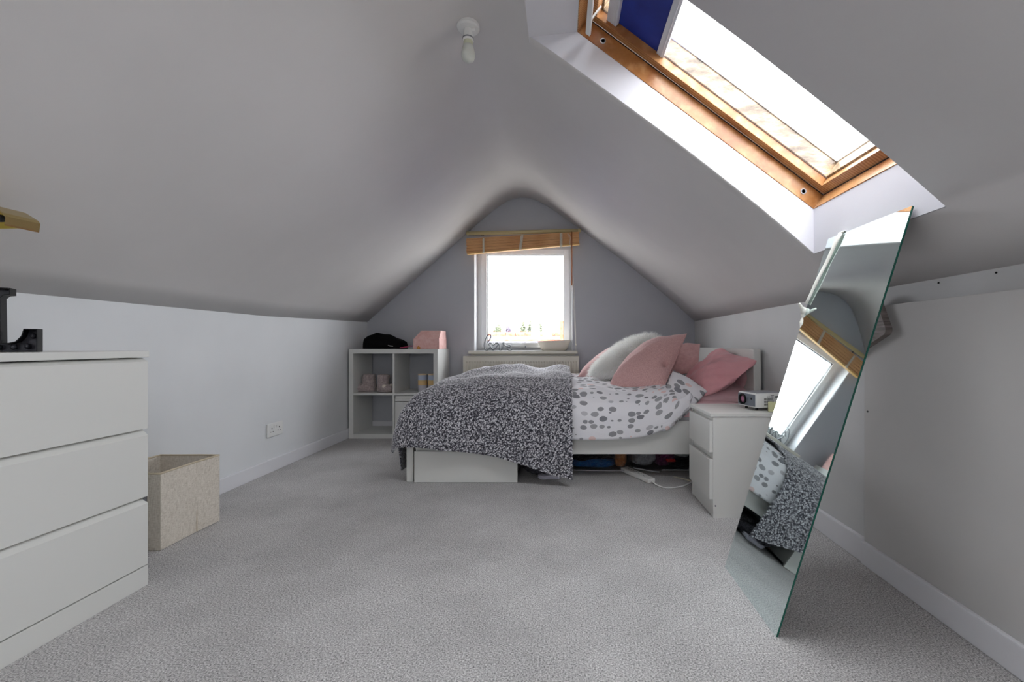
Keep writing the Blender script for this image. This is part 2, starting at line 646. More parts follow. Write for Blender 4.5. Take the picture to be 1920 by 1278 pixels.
# eaves boarding in front of the knee wall
PX = 1.117
q = B().box(PX, 1.152, YR, 1.62, 0.0, 0.945, bev=0.0015)
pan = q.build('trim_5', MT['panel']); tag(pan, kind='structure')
q = B().box(PX + 0.008, 1.152, 1.622, 2.0, 0.0, 0.945, bev=0.0015)
tag(q.build('trim_6', MT['wall_r']), kind='structure')
q = B().box(PX - 0.014, PX + 0.001, YR, 1.62, 0, 0.084, bev=0.004).box(PX - 0.008, PX + 0.010, 1.62, 2.0, 0, 0.092, bev=0.004)
tag(q.build('baseboard_right', MT['trim']), kind='structure')
for (x, y_, r) in ((1627, 771, 0.0035), (1760, 530, 0.0025), (1868, 511, 0.0025)):
    X = PX if y_ > 600 else 1.145
    Yd = X * F / (x - CX)
    c = at(x, y_, Yd)
    q = B().lathe([(0.0001, -0.0025), (r, -0.002), (r, 0.002)], c, 10, axis='X')
    tag(q.build('trim_hole', MT['black'], parent=None), kind='structure').name = 'trim_%d' % (20 + int(x) % 7)

# rear wall (behind the camera)
s = secs[0]
RX0, RX1, RZ0, RZ1 = -0.80, -0.20, 0.95, 1.55  # opening for the added rear window
q = B()
co_ = sorted(set([XL - 0.05, s[-1][0] + 0.05, RX0, RX1] + [x for x, z in s]))
def rz(X):
    return float(np.interp(X, [p[0] for p in s], [p[1] for p in s]))
for a, c in zip(co_, co_[1:]):
    za, zc = rz(a) + 0.01, rz(c) + 0.01
    if a >= RX0 - 1e-6 and c <= RX1 + 1e-6:
        q.prism([(a, 0, -0.02), (c, 0, -0.02), (c, 0, RZ0), (a, 0, RZ0)], (0, YR - 0.1, 0), (0, YR, 0))
        q.prism([(a, 0, RZ1), (c, 0, RZ1), (c, 0, zc), (a, 0, za)], (0, YR - 0.1, 0), (0, YR, 0))
    else:
        q.prism([(a, 0, -0.02), (c, 0, -0.02), (c, 0, zc), (a, 0, za)], (0, YR - 0.1, 0), (0, YR, 0))
tag(q.build('wall_rear', MT['wall']), kind='structure')

# gable wall with window opening
WX0, WX1, WZ0, WZ1 = (889 - CX) * YB / F, (1073.5 - CX) * YB / F, 0.748, 1.765
s = secs[-1]
q = B()
outl = [(x, z) for x, z in s]


def topz(X):
    for (a, za), (c, zc) in zip(outl, outl[1:]):
        if a <= X <= c: return za + (zc - za) * (X - a) / (c - a)
    return outl[0][1] if X < outl[0][0] else outl[-1][1]


xl, xr = XL - 0.05, 1.30
cols = sorted(set([xl, xr, WX0, WX1] + [x for x, z in outl]))
for a, c in zip(cols, cols[1:]):
    za, zc = topz(a) + 0.01, topz(c) + 0.01
    spans = [(None, None)]
    if a >= WX0 - 1e-6 and c <= WX1 + 1e-6:
        q.prism([(a, 0, -0.02), (c, 0, -0.02), (c, 0, WZ0), (a, 0, WZ0)], (0, YB, 0), (0, YB + 0.24, 0))
        q.prism([(a, 0, WZ1), (c, 0, WZ1), (c, 0, zc), (a, 0, za)], (0, YB, 0), (0, YB + 0.24, 0))
    else:
        q.prism([(a, 0, -0.02), (c, 0, -0.02), (c, 0, zc), (a, 0, za)], (0, YB, 0), (0, YB + 0.24, 0))
tag(q.build('wall_back', MT['grey_wall'], origin=(0, YB, 0)), kind='structure')
# painted reveal lining
q = B()
q.box(WX0 - 0.002, WX0 + 0.004, YB - 0.003, YB + 0.16, WZ0, WZ1)
q.box(WX1 - 0.004, WX1 + 0.002, YB - 0.003, YB + 0.16, WZ0, WZ1)
q.box(WX0, WX1, YB - 0.003, YB + 0.16, WZ1 - 0.004, WZ1 + 0.002)
tag(q.build('trim_7', MT['trim']), kind='structure')
# sill board
q = B().box((878 - CX) * 4.09 / F, (1083 - CX) * 4.09 / F, 4.085, YB + 0.15, WZ0 - 0.028, WZ0, bev=0.006)
q.box((878 - CX) * 4.09 / F + .02, (1083 - CX) * 4.09 / F - .02, 4.125, YB, WZ0 - 0.045, WZ0 - 0.028)
tag(q.build('trim_8', MT['sill']), kind='structure')

# baseboards
q = B().box(XL, XL + 0.014, 1.2, YB, 0, 0.083, bev=0.004)
tag(q.build('baseboard_left', MT['trim']), kind='structure')
q = B().box(XL, 1.2, YB - 0.014, YB, 0, 0.083, bev=0.004)
tag(q.build('baseboard_back', MT['trim']), kind='structure')

# ------------------------------------------------------------------ gable window
WY = YB + 0.15
win = thing('window_1', None, None, ((WX0 + WX1) / 2, WY, WZ0)); tag(win, kind='structure')


def ring(b_, x0, x1, z0, z1, w, y0, y1, mi=0):
    b_.box(x0, x0 + w, y0, y1, z0, z1, mi); b_.box(x1 - w, x1, y0, y1, z0, z1, mi)
    b_.box(x0 + w, x1 - w, y0, y1, z0, z0 + w, mi); b_.box(x0 + w, x1 - w, y0, y1, z1 - w, z1, mi)


q = B(); ring(q, WX0, WX1, WZ0, WZ1, 0.045, WY, WY + 0.07); q.build('window_frame', MT['upvc'], win)
gx0, gx1 = (913 - CX) * WY / F, (1057.5 - CX) * WY / F
gz0, gz1 = H - (642.5 - CY) * WY / F, H - (477.5 - CY) * WY / F
q = B()
sx0, sx1, sz0, sz1 = gx0 - 0.05, gx1 + 0.05, gz0 - 0.05, gz1 + 0.05
sash_w = 0.05  # unseen ground, added to shape window light; pale to bounce it upward
q.box(sx0, gx0, WY - 0.018, WY + 0.05, sz0, sz1, bev=0.004); q.box(gx1, sx1, WY - 0.018, WY + 0.05, sz0, sz1, bev=0.004)
q.box(gx0, gx1, WY - 0.018, WY + 0.05, sz0, gz0, bev=0.004); q.box(gx0, gx1, WY - 0.018, WY + 0.05, gz1, sz1, bev=0.004)
sash = q.build('sash', MT['upvc'], win)
q = B(); ring(q, gx0 - 0.001, gx1 + 0.001, gz0 - 0.001, gz1 + 0.001, 0.006, WY - 0.004, WY + 0.02)
q.build('gasket', MT['rubber'], sash)
q = B().box(gx0, gx1, WY + 0.012, WY + 0.014, gz0, gz1); q.build('pane', MT['glass'], sash)
hx0, hx1 = (962 - CX) * WY / F, (985 - CX) * WY / F
hz = H - (649 - CY) * WY / F
q = B().box(hx0, hx1, WY - 0.045, WY - 0.034, hz - 0.009, hz + 0.011, bev=0.003).box(hx0 + .04, hx0 + .065, WY - 0.036, WY - 0.016, hz - .01, hz + .01)
hd = q.build('handle', MT['white_plastic'], sash)
q = B().box(hx1 - 0.002, hx1 + 0.014, WY - 0.046, WY - 0.032, hz - 0.012, hz + 0.006, bev=0.003)
q.build('handle_tip', MT['steel'], hd)

# unseen rear window, added behind the camera for fill light
rw = thing('window_added_rear', None, None, ((RX0 + RX1) / 2, YR - 0.06, RZ0)); tag(rw, kind='structure')
q = B(); ring(q, RX0, RX1, RZ0, RZ1, 0.05, YR - 0.09, YR - 0.04); q.box((RX0 + RX1) / 2 - 0.03, (RX0 + RX1) / 2 + 0.03, YR - 0.09, YR - 0.04, RZ0 + 0.05, RZ1 - 0.05)
q.build('window_frame', MT['upvc'], rw)
q = B().box(RX0 + 0.05, RX1 - 0.05, YR - 0.067, YR - 0.065, RZ0 + 0.05, RZ1 - 0.05); q.build('pane', MT['glass'], rw)

# ------------------------------------------------------------------ skylight
sky = thing('window_2', None, None, (0.6, 1.41, 1.6)); tag(sky, kind='structure')


def sb(b_, s0, s1, y0, y1, n0, n1, mi=0, bev=0.002):
    """a bar given along the slope (s), across (y) and outwards (n)"""
    m = Matrix(((SL.x, 0, NR.x, P0.x), (0, 1, 0, 0), (SL.z, 0, NR.z, P0.z), (0, 0, 0, 1)))
    b_.box(s0, s1, y0, y1, n0, n1, mi, m, bev)


def sring(b_, s0, s1, y0, y1, w, n0, n1, mi=0):
    sb(b_, s0, s1, y1 - w, y1, n0, n1, mi); sb(b_, s0, s1, y0, y0 + w, n0, n1, mi)
    sb(b_, s0, s0 + w, y0 + w, y1 - w, n0, n1, mi); sb(b_, s1 - w, s1, y0 + w, y1 - w, n0, n1, mi)


q = B(); sring(q, -0.03, SLEN + 0.03, YN - 0.03, YS + 0.03, 0.034, -0.002, 0.062)
fr_ = q.build('window_frame', MT['pine'], sky)
q = B()
for s_, y_ in ((0.075, YS - 0.0045), (1.05, YS - 0.0045)):
    m = P0 + SL * s_ + NR * 0.028
    q.lathe([(0.0001, -0.001), (0.0075, -0.001), (0.0075, 0.002)], (m.x, y_, m.z), 16, axis='Y')
q.build('fixing_hole', MT['black'], fr_)
q = B()
for s_, y_ in ((0.075, YS - 0.004), (1.05, YS - 0.004)):
    m = P0 + SL * s_ + NR * 0.028
    q.lathe([(0.008, -0.0015), (0.0115, -0.0015), (0.0115, 0.002)], (m.x, y_, m.z), 16, axis='Y')
q.build('fixing_ring', MT['steel'], fr_)
q = B(); sring(q, 0.006, SLEN - 0.006, YN + 0.006, YS - 0.006, 0.035, 0.0645, 0.098)
sash2 = q.build('sash', MT['pine'], sky)
q = B(); sring(q, -0.02, SLEN + 0.02, YN - 0.02, YS + 0.02, 0.026, 0.0615, 0.0640); q.build('gasket', MT['rubber'], sky)
q = B(); sring(q, -0.03, SLEN + 0.03, YN - 0.03, YS + 0.03, 0.034, 0.068, 0.18); q.build('outer_frame', MT['pine'], sky)
q = B()
sb(q, 0.036, SLEN - 0.05, YS - 0.046, YS - 0.030, 0.098, 0.120)
sb(q, 0.036, SLEN - 0.05, YN + 0.030, YN + 0.046, 0.098, 0.120)
q.build('guide_rail', MT['rail_grey'], sash2)
q = B(); sring(q, 0.018, SLEN - 0.018, YN + 0.016, YS - 0.016, 0.031, 0.0985, 0.165)
q.build('glazing_bead', MT['grimy'], sash2)
q = B(); sring(q, 0.030, SLEN - 0.03, YN + 0.028, YS - 0.028, 0.024, 0.165, 0.173)
q.build('outer_profile', MT['upvc'], sash2)
q = B(); sb(q, 0.03, SLEN - 0.03, YN + 0.03, YS - 0.03, 0.174, 0.177, bev=0)
q.build('pane', MT['glass'], sash2)
# second roof window, added unseen behind the camera to even out the light
sky2 = thing('window_added_roof', None, None, (0.6, -0.86, 1.6)); tag(sky2, kind='structure')
q = B(); sring(q, -0.03, SLEN + 0.03, YN2 - 0.03, YS2 + 0.03, 0.034, -0.002, 0.17); q.build('window_frame', MT['pine'], sky2)
q = B(); sring(q, 0.006, SLEN - 0.006, YN2 + 0.006, YS2 - 0.006, 0.05, 0.068, 0.15); q.build('sash', MT['pine'], sky2)
q = B(); sb(q, 0.02, SLEN - 0.02, YN2 + 0.02, YS2 - 0.02, 0.152, 0.155, bev=0); q.build('pane', MT['glass'], sky2)
# blackout blind
bl = thing('skylight_blind', 'navy blackout blind half drawn over the top of the sloping skylight', 'blind', P0 + SL * 1.0 + NR * 0.1 + Vector((0, 1.41, 0)))
q = B(); sb(q, 0.845, 1.035, YN + 0.040, YS - 0.040, 0.0965, 0.098, bev=0); q.build('fabric', MT['navy'], bl)
q = B(); sb(q, 0.815, 0.847, YN + 0.038, YS - 0.038, 0.090, 0.102); sb(q, 0.823, 0.829, YN + 0.03, YS - 0.04, 0.087, 0.093)
q.build('pull_bar', MT['rail_grey'], bl)
q = B(); sb(q, 1.030, 1.075, YN + 0.02, YS - 0.026, 0.078, 0.110, bev=0.004); sb(q, 1.036, 1.040, YN + 0.02, YS - 0.026, 0.0765, 0.079)
q.build('head_box', MT['rail_grey'], bl)
q = B(); sb(q, 1.092, 1.112, YN + 0.05, YS - 0.03, -0.006, 0.004, bev=0.002); sb(q, 1.098, 1.104, YS - 0.10, YS - 0.09, 0.0, 0.07)
sb(q, 1.098, 1.104, YN + 0.09, YN + 0.1, 0.0, 0.07)
o = q.build('control_bar', MT['white_plastic'], sky)

# ------------------------------------------------------------------ ceiling light
s = sec(1.745)
lx, lz = (878 - CX) * 1.745 / F, None
for (a, za), (c, zc) in zip(s, s[1:]):
    if a <= lx <= c: lz = za + (zc - za) * (lx - a) / (c - a)
la = thing('ceiling_light', 'bare frosted bulb in a white holder hanging from the ceiling peak', 'light', (lx, 1.745, lz))
q = B().lathe([(0.001, 0.006), (0.044, 0.004), (0.045, -0.012), (0.040, -0.018), (0.001, -0.019)], (lx, 1.745, lz), 36)
q.build('ceiling_rose', MT['white_plastic'], la, smooth=True, angle=40)
q = B().lathe([(0.017, -0.015), (0.019, -0.05), (0.021, -0.052), (0.0215, -0.060), (0.019, -0.064)], (lx, 1.745, lz), 28)
q.box(lx + 0.016, lx + 0.03, 1.735, 1.75, lz - 0.03, lz - 0.017, bev=0.002)
q.build('bulb_holder', MT['white_plastic'], la, smooth=True, angle=40)
q = B().lathe([(0.0222, -0.052), (0.0222, -0.057)], (lx, 1.745, lz), 28)
q.build('metal_ring', MT['steel'], la, smooth=True)
q = B().lathe([(0.018, -0.062), (0.019, -0.078), (0.020, -0.082)], (lx, 1.745, lz), 28)
q.build('bulb_cap', MT['bulb_cap'], la, smooth=True, angle=50)
q = B().lathe([(0.0195, -0.08), (0.023, -0.095), (0.0265, -0.112), (0.0265, -0.124), (0.022, -0.138), (0.012, -0.146), (0.0005, -0.148)], (lx, 1.745, lz), 28)
q.build('bulb', MT['bulb'], la, smooth=True)

# ------------------------------------------------------------------ socket
sy0, sy1 = 2.735, 2.885
so = thing('power_socket', 'white double power socket on the left wall', 'socket', (XL, 2.81, 0.265))
q = B().box(XL, XL + 0.010, 2.738, 2.884, 0.222, 0.308, bev=0.004); q.build('plate', MT['white_plastic'], so)
for cy in (2.776, 2.846):
    q = B().box(XL + 0.0095, XL + 0.0105, cy - 0.003, cy + 0.003, 0.270, 0.279)
    q.box(XL + 0.0095, XL + 0.0105, cy - 0.014, cy - 0.007, 0.252, 0.256)
    q.box(XL + 0.0095, XL + 0.0105, cy + 0.007, cy + 0.014, 0.252, 0.256)
    q.build('pin_slots', MT['rubber'], so)
for cy in (2.798, 2.824):
    box('switch', MT['white_plastic'], (XL + 0.010, XL + 0.014, cy - 0.005, cy + 0.005, 0.274, 0.292), so, 0.001)

# ------------------------------------------------------------------ chest of drawers (left, close)
DX1, DY0, DY1 = -1.399, 0.676, 1.476
dr = thing('chest_of_drawers', 'white three-drawer chest against the left wall with a black letter on top', 'chest of drawers', ((XL + DX1) / 2, 1.07, 0))
q = B()
q.box(XL + 0.03, DX1 - 0.02, DY1 - 0.018, DY1, 0, 0.764); q.box(XL + 0.03, DX1 - 0.02, DY0, DY0 + 0.018, 0, 0.764)
q.box(XL + 0.03, XL + 0.036, DY0, DY1, 0.02, 0.764)
q.box(XL + 0.04, DX1 - 0.032, DY0 + 0.018, DY1 - 0.018, 0.06, 0.75)
q.build('carcass', MT['white_foil'], dr)
box('top', MT['white_foil'], (XL + 0.022, DX1 + 0.002, DY0 - 0.002, DY1 + 0.002, 0.766, 0.788), dr, 0.0025)
box('plinth', MT['white_foil'], (DX1 - 0.02, DX1, DY0, DY1, 0.0, 0.066), dr, 0.001)
for z0, z1 in ((0.0705, 0.275), (0.299, 0.504), (0.527, 0.752)):
    q = B()
    q.prism([(DX1, 0, z0), (DX1, 0, z1), (DX1 - 0.0185, 0, min(z1 + 0.019, 0.763)), (DX1 - 0.03, 0, min(z1 + 0.019, 0.763)), (DX1 - 0.03, 0, z0 + 0.004), (DX1 - 0.019, 0, z0)], (0, DY0 + 0.001, 0), (0, DY1 - 0.001, 0))
    q.build('drawer', MT['white_foil'], dr)
box('drawer_bracket', MT['steel'], (DX1 - 0.016, DX1 - 0.006, DY1 - 0.004, DY1 + 0.003, 0.278, 0.300), dr, 0.001)

MT['dark_bulb'] = plain('dark_glass_bulb', '#3a3a40', 0.1)
# letter L with light bulbs, black
LY = 1.26
lt = thing('marquee_letter', 'black metal marquee letter L with round bulbs on the white chest', 'letter', (-1.56, LY - 0.05, 0.788))
LR = math.radians(36)
def lrot(q):
    for p in q.v:
        dx, dy = (p.x - xr_) * LK, p.y - LY
        p.x, p.y = xr_ + dx * math.cos(LR) - dy * math.sin(LR), LY + dx * math.sin(LR) + dy * math.cos(LR)
    return q


def LP(px, py, y=LY):
    return at(px, py, y)


Lz0 = 0.788
sc = LY / F
xr_ = (73 - CX) * sc
zt = Lz0 + 116 * sc
LK = 0.68
L_out = [(-0.215, 0), (0, 0), (0, 0.066), (-0.038, 0.066), (-0.045, 0.045), (-0.060, 0.030), (-0.078, 0.026), (-0.098, 0.026),
         (-0.100, 0.150), (-0.090, 0.158), (-0.074, 0.160), (-0.074, 0.179), (-0.215, 0.179), (-0.215, 0.160), (-0.198, 0.158), (-0.188, 0.150), (-0.188, 0.028), (-0.198, 0.02), (-0.215, 0.018)]
loop = [Vector((xr_ + x, 0, Lz0 + z)) for x, z in L_out]
q = B(); q.prism(loop, (0, LY + 0.026, 0), (0, LY + 0.030, 0)); lrot(q).build('back_plate', fabric('dark_grey_tin', '#35353c', '#4a4a52', 20, 0.35, 0.02, 0), lt)
q = B()
n = len(loop)
inner = []
cen = []
for i in range(n):
    p0, p1, p2 = loop[i - 1], loop[i], loop[(i + 1) % n]
    d1 = (p1 - p0).normalized(); d2 = (p2 - p1).normalized()
    n1_ = Vector((-d1.z, 0, d1.x)); n2_ = Vector((-d2.z, 0, d2.x))
    m = (n1_ + n2_); m = m / max(m.length, 1e-6)
    inner.append(p1 + m * 0.0025 / max(0.35, m.dot(n1_)))
vs = [p + Vector((0, LY - 0.012, 0)) for p in loop] + [p + Vector((0, LY - 0.012, 0)) for p in inner] + [p + Vector((0, LY + 0.028, 0)) for p in loop] + [p + Vector((0, LY + 0.028, 0)) for p in inner]
fs = []
for i in range(n):
    j = (i + 1) % n
    fs += [[i, j, n + j, n + i], [i, 2 * n + i, 2 * n + j, j], [n + i, n + j, 3 * n + j, 3 * n + i]]
q.add(vs, fs); lrot(q).build('rim', MT['black'], lt)
for x, z in ((-0.020, 0.046), (-0.036, 0.016), (-0.075, 0.014), (-0.115, 0.014), (-0.144, 0.045), (-0.144, 0.085), (-0.144, 0.125), (-0.144, 0.163)):
    c = Vector((xr_ + x, LY + 0.012, Lz0 + z))
    q = B().ball(c, 0.0085, 0.010, 0.0085)
    q.lathe([(0.006, 0.0), (0.007, 0.014)], (c.x, c.y, c.z), 14, axis='Y')
    lrot(q).build('bulb', MT['dark_bulb'], lt, smooth=True)

# brass lamp arching over the chest (only the tip of its shade is in view)
MT['brass'] = plain('polished_brass', '#c6b07a', 0.2, 1.0)
MT['brass_in'] = plain('gold_shade_inside', '#c9b254', 0.35, 0.6)
lm = thing('desk_lamp', 'brass desk lamp whose gold shade tip shows above the white chest', 'lamp', (-1.72, 1.16, 0.788))
q = B().lathe([(0.0001, 0.788), (0.075, 0.788), (0.075, 0.80), (0.02, 0.81), (0.0001, 0.811)], (-1.74, 1.16, 0), 36); q.build('base', MT['brass'], lm, smooth=True, angle=35)
arm = spline([(-1.74, 1.16, 0.805), (-1.745, 1.16, 1.0), (-1.72, 1.16, 1.11), (-1.66, 1.16, 1.155), (-1.60, 1.16, 1.150)])
q = B().tube(arm, 0.006, 12); q.build('arm', MT['brass'], lm, smooth=True)
A = at(-70, 392, 1.16); Bt = at(8, 392, 1.16); Ct = at(42, 412, 1.16)
shd = [at(-75, 398, 1.16), at(-40, 388, 1.16), at(8, 388.5, 1.16), at(14, 390, 1.16), at(39, 407, 1.16), at(42, 413, 1.16), at(41, 426, 1.16), at(38, 426.5, 1.16),
       at(24, 423, 1.16), at(-5, 421, 1.16), at(-40, 422, 1.16), at(-75, 426, 1.16)]
q = B()
top = [at(-75, 400, 1.16), at(-40, 390, 1.16), at(6, 388.5, 1.16), at(14, 391, 1.16), at(38, 406, 1.16), at(42, 412, 1.16), at(40, 426, 1.16)]
th = []
for p in top:
    th.append(p)
ins = [p + Vector((-0.0008, 0, -0.004)) for p in top]
pr = [Vector((p.x, 0, p.z)) for p in top] + [Vector((p.x, 0, p.z)) for p in reversed(ins)]
q.prism(pr, (0, 1.125, 0), (0, 1.20, 0))
q.build('lamp_shade', MT['brass'], lm)
q = B()
pr = [Vector((p.x - 0.001, 0, p.z - 0.003)) for p in top[:-1]] + [Vector((at(36, 425.5, 1.16).x, 0, at(36, 425.5, 1.16).z)), Vector((at(10, 421.5, 1.16).x, 0, at(10, 421.5, 1.16).z)), Vector((at(-75, 424, 1.16).x, 0, at(-75, 424, 1.16).z))]
q.prism(pr, (0, 1.190, 0), (0, 1.196, 0))
q.build('inner_reflector', MT['brass_in'], lm)
q = B().ball(at(0, 409, 1.16), 0.013, 0.013, 0.010); q.build('bulb', MT['rubber'], lm, smooth=True)

# ------------------------------------------------------------------ fabric storage box
bx0, bx1, by0, by1, bh = -1.845, -1.577, 1.715, 2.005, 0.302
fb = thing('storage_box', 'open beige linen storage box on the carpet beside the chest', 'box', ((bx0 + bx1) / 2, (by0 + by1) / 2, 0))
t_ = 0.004


def wavy(p0, p1, nrm, z0, z1, name, mat, amp=0.004, parent=None, nn=14):
    q = B()
    vs, fs = [], []
    p0, p1, nrm = Vector(p0), Vector(p1), Vector(nrm)
    for i in range(nn + 1):
        for j in range(nn + 1):
            u, w = i / nn, j / nn
            bow = amp * math.sin(math.pi * u) * (0.4 + 0.6 * w) + 0.0012 * math.sin(9 * u + 5 * w)
            if i in (0, nn): bow = 0
            p = p0.lerp(p1, u) + nrm * bow
            vs.append((p.x, p.y, z0 + (z1 - z0) * w))
    N = (nn + 1) ** 2
    vs += [tuple(Vector(p) - nrm * t_) for p in vs]
    for i in range(nn):
        for j in range(nn):
            a = i * (nn + 1) + j
            fs.append([a, a + 1, a + nn + 2, a + nn + 1]); fs.append([N + a, N + a + nn + 1, N + a + nn + 2, N + a + 1])
    for i in range(nn):
        a = i * (nn + 1) + nn; c = a + nn + 1
        fs.append([a, c, N + c, N + a])
    q.add(vs, fs)
    return q.build(name, mat, parent, smooth=True, angle=50)


cor = [(bx0, by0), (bx1, by0), (bx1 + 0.004, by1), (bx0, by1)]
nr = [(0, -1, 0), (1, 0, 0), (0, 1, 0), (-1, 0, 0)]
for i in range(4):
    a, c = cor[i], cor[(i + 1) % 4]
    wavy((a[0], a[1], 0), (c[0], c[1], 0), nr[i], 0.002, bh, 'side_panel', MT['linen'], -0.006 if i == 1 else 0.002, fb)
    tt = 0.004
for i in range(4):
    a, c = cor[i], cor[(i + 1) % 4]
    n_ = Vector(nr[i]); am = -0.006 if i == 1 else 0.002
    pts = [Vector((a[0], a[1], bh)).lerp(Vector((c[0], c[1], bh)), u / 14) + n_ * ((am * math.sin(math.pi * u / 14) + 0.0012 * math.sin(9 * u / 14 + 5) if 0 < u < 14 else 0) - 0.002) for u in range(15)]
    q = B().tube(pts, 0.0042, 8); q.build('binding', MT['linen_trim'], fb, smooth=True)
q = B().tube([(bx1 + 0.0015, by0 + 0.17, 0.003), (bx1 - 0.0035, by0 + 0.172, 0.15), (bx1 - 0.005, by0 + 0.174, 0.296)], 0.0018, 6); q.build('seam', MT['linen_trim'], fb)
box('base_panel', MT['linen_in'], (bx0 + 0.005, bx1 - 0.008, by0 + 0.005, by1 - 0.005, 0.002, 0.008), fb, 0)

# ------------------------------------------------------------------ cube shelf
KX0, KX1, KY0, KY1, KH = -1.836, -1.072, 3.755, 4.134, 0.768
kx = thing('cube_shelf', 'white open cube shelving unit in the far left corner', 'shelf', ((KX0 + KX1) / 2, 3.95, 0))
o_ = 0.038
box('side_panel', MT['white_foil'], (KX0, KX0 + o_, KY0, KY1, 0, KH - o_), kx, 0.001)
box('side_panel', MT['white_foil'], (KX1 - o_, KX1, KY0, KY1, 0, KH - o_), kx, 0.001)
box('top_panel', MT['white_foil'], (KX0, KX1, KY0, KY1, KH - o_, KH), kx, 0.001)
box('bottom_panel', MT['white_foil'], (KX0 + o_, KX1 - o_, KY0 + .001, KY1, 0, o_), kx, 0.001)
km = (736 + 739.5) / 2
kmx = (km - CX) * KY0 / F
ZM = 0.388
box('divider', MT['white_foil'], (kmx - 0.008, kmx + 0.008, KY0 + .001, KY1, o_, KH - o_), kx, 0.0005)
box('shelf', MT['white_foil'], (KX0 + o_, kmx - 0.008, KY0 + .001, KY1, ZM - 0.016, ZM), kx, 0.0005)
box('shelf', MT['white_foil'], (kmx + 0.008, KX1 - o_, KY0 + .001, KY1, ZM - 0.016, ZM), kx, 0.0005)
q = B().box(kmx + 0.011, KX1 - o_ - 0.003, KY0 + 0.006, KY0 + 0.024, o_ + 0.003, ZM - 0.075, bev=0.001)
q.box(kmx + 0.011, KX1 - o_ - 0.003, KY0 + 0.006, KY0 + 0.020, ZM - 0.070, ZM - 0.045, bev=0.003)
q.box(kmx + 0.011, KX1 - o_ - 0.003, KY0 + 0.012, KY0 + 0.026, ZM - 0.045, ZM - 0.022, bev=0.001)
q.box(kmx + 0.011, KX1 - o_ - 0.003, KY0 + 0.024, KY1 - 0.02, o_ + 0.003, ZM - 0.09)
q.build('drawer_insert', MT['white_foil'], kx)

# black cap on the shelf
KT = KH
cp = B()
sil = [(685, 634.5), (688, 632), (703.5, 624.8), (711, 624.7), (731, 627.6), (745, 633.5), (761, 640), (763.5, 644), (761, 653)]
yc = 3.93
nx, nyy = 26, 16
pts = spline([at(x, y, yc) for x, y in sil], 4)
xs = [p.x for p in pts]; zs = [p.z for p in pts]
vs, fs = [], []
for i in range(nx + 1):
    x = xs[0] + (xs[-1] - xs[0]) * (0.5 - 0.5 * math.cos(math.pi * i / nx))
    z = np.interp(x, xs[:-4] + [xs[-1]], zs[:-4] + [zs[-1]]) if False else float(np.interp(x, xs, zs))
    hgt = max(z - KT, 0.012)
    hw = 0.105 * math.sqrt(max(0.05, math.sin(math.pi * (0.04 + 0.92 * i / nx))))
    for j in range(nyy + 1):
        a = math.pi * j / nyy
        vs.append((x, yc - hw * math.cos(a), KT + 0.001 + hgt * math.sin(a) ** 0.6 * (1 + 0.03 * math.sin(7 * a + i))))
for i in range(nx):
    for j in range(nyy):
        a = i * (nyy + 1) + j
        fs.append([a, a + 1, a + nyy + 2, a + nyy + 1])
fs.append([j for j in range(nyy + 1)]); fs.append([nx * (nyy + 1) + j for j in range(nyy + 1)][::-1])
fs.append([i * (nyy + 1) for i in range(nx + 1)][::-1] + [i * (nyy + 1) + nyy for i in range(nx + 1)])
cp.add(vs, fs)
cpo = thing('black_cap', 'black cloth cap lying on top of the cube shelf', 'cap', (at(722, 653, yc).x, yc, KT))
cp.build('crown', MT['cap'], cpo, smooth=True)
p = at(732, 648.3, yc - 0.10)
q = B().tube([at(727.5, 647.0, yc - 0.106), at(731, 648.2, yc - 0.1065), at(737, 648.8, yc - 0.106)], [0.001, 0.003, 0.0015], 8); q.build('emblem', MT['white_plastic'], cpo, smooth=True)

# pink box
pb = thing('keepsake_box', 'pink speckled box with sloping lid on the right end of the shelf top', 'box', (at(816, 653, 3.86).x, 3.9, KT))
Yp = 3.80
xa, xb_ = at(790.9, 653, Yp).x, at(842.5, 653, Yp).x
xb_ = min(xb_, KX1)
xb_ = KX1 - 0.001
xa = xb_ - 0.225
zt_ = at(800, 635, Yp).z; ztt = at(800, 619.5, Yp + 0.08).z
box('body', MT['pink_box'], (xa, xb_, Yp, Yp + 0.24, KT + 0.0005, zt_), pb, 0.002)
q = B()
ya, yb2 = Yp + 0.002, Yp + 0.238
q.add([(xa + .002, ya, zt_), (xb_ - .002, ya, zt_), (xb_ - .002, yb2, zt_), (xa + .002, yb2, zt_),
       (xa + 0.045, Yp + 0.075, ztt), (xb_ - 0.006, Yp + 0.075, ztt), (xb_ - 0.006, yb2, ztt), (xa + 0.045, yb2, ztt)],
      [(0, 1, 5, 4), (1, 2, 6, 5), (2, 3, 7, 6), (3, 0, 4, 7), (4, 5, 6, 7), (0, 3, 2, 1)])
q.build('lid', MT['pink_box'], pb)
q = B().box(xb_ - 0.030, xb_ - 0.026, Yp - 0.001, Yp, KT + 0.002, zt_).box(xa, xb_, Yp - 0.001, Yp + 0.001, zt_ - 0.004, zt_)
q.build('edging', MT['pink_box_edge'], pb)

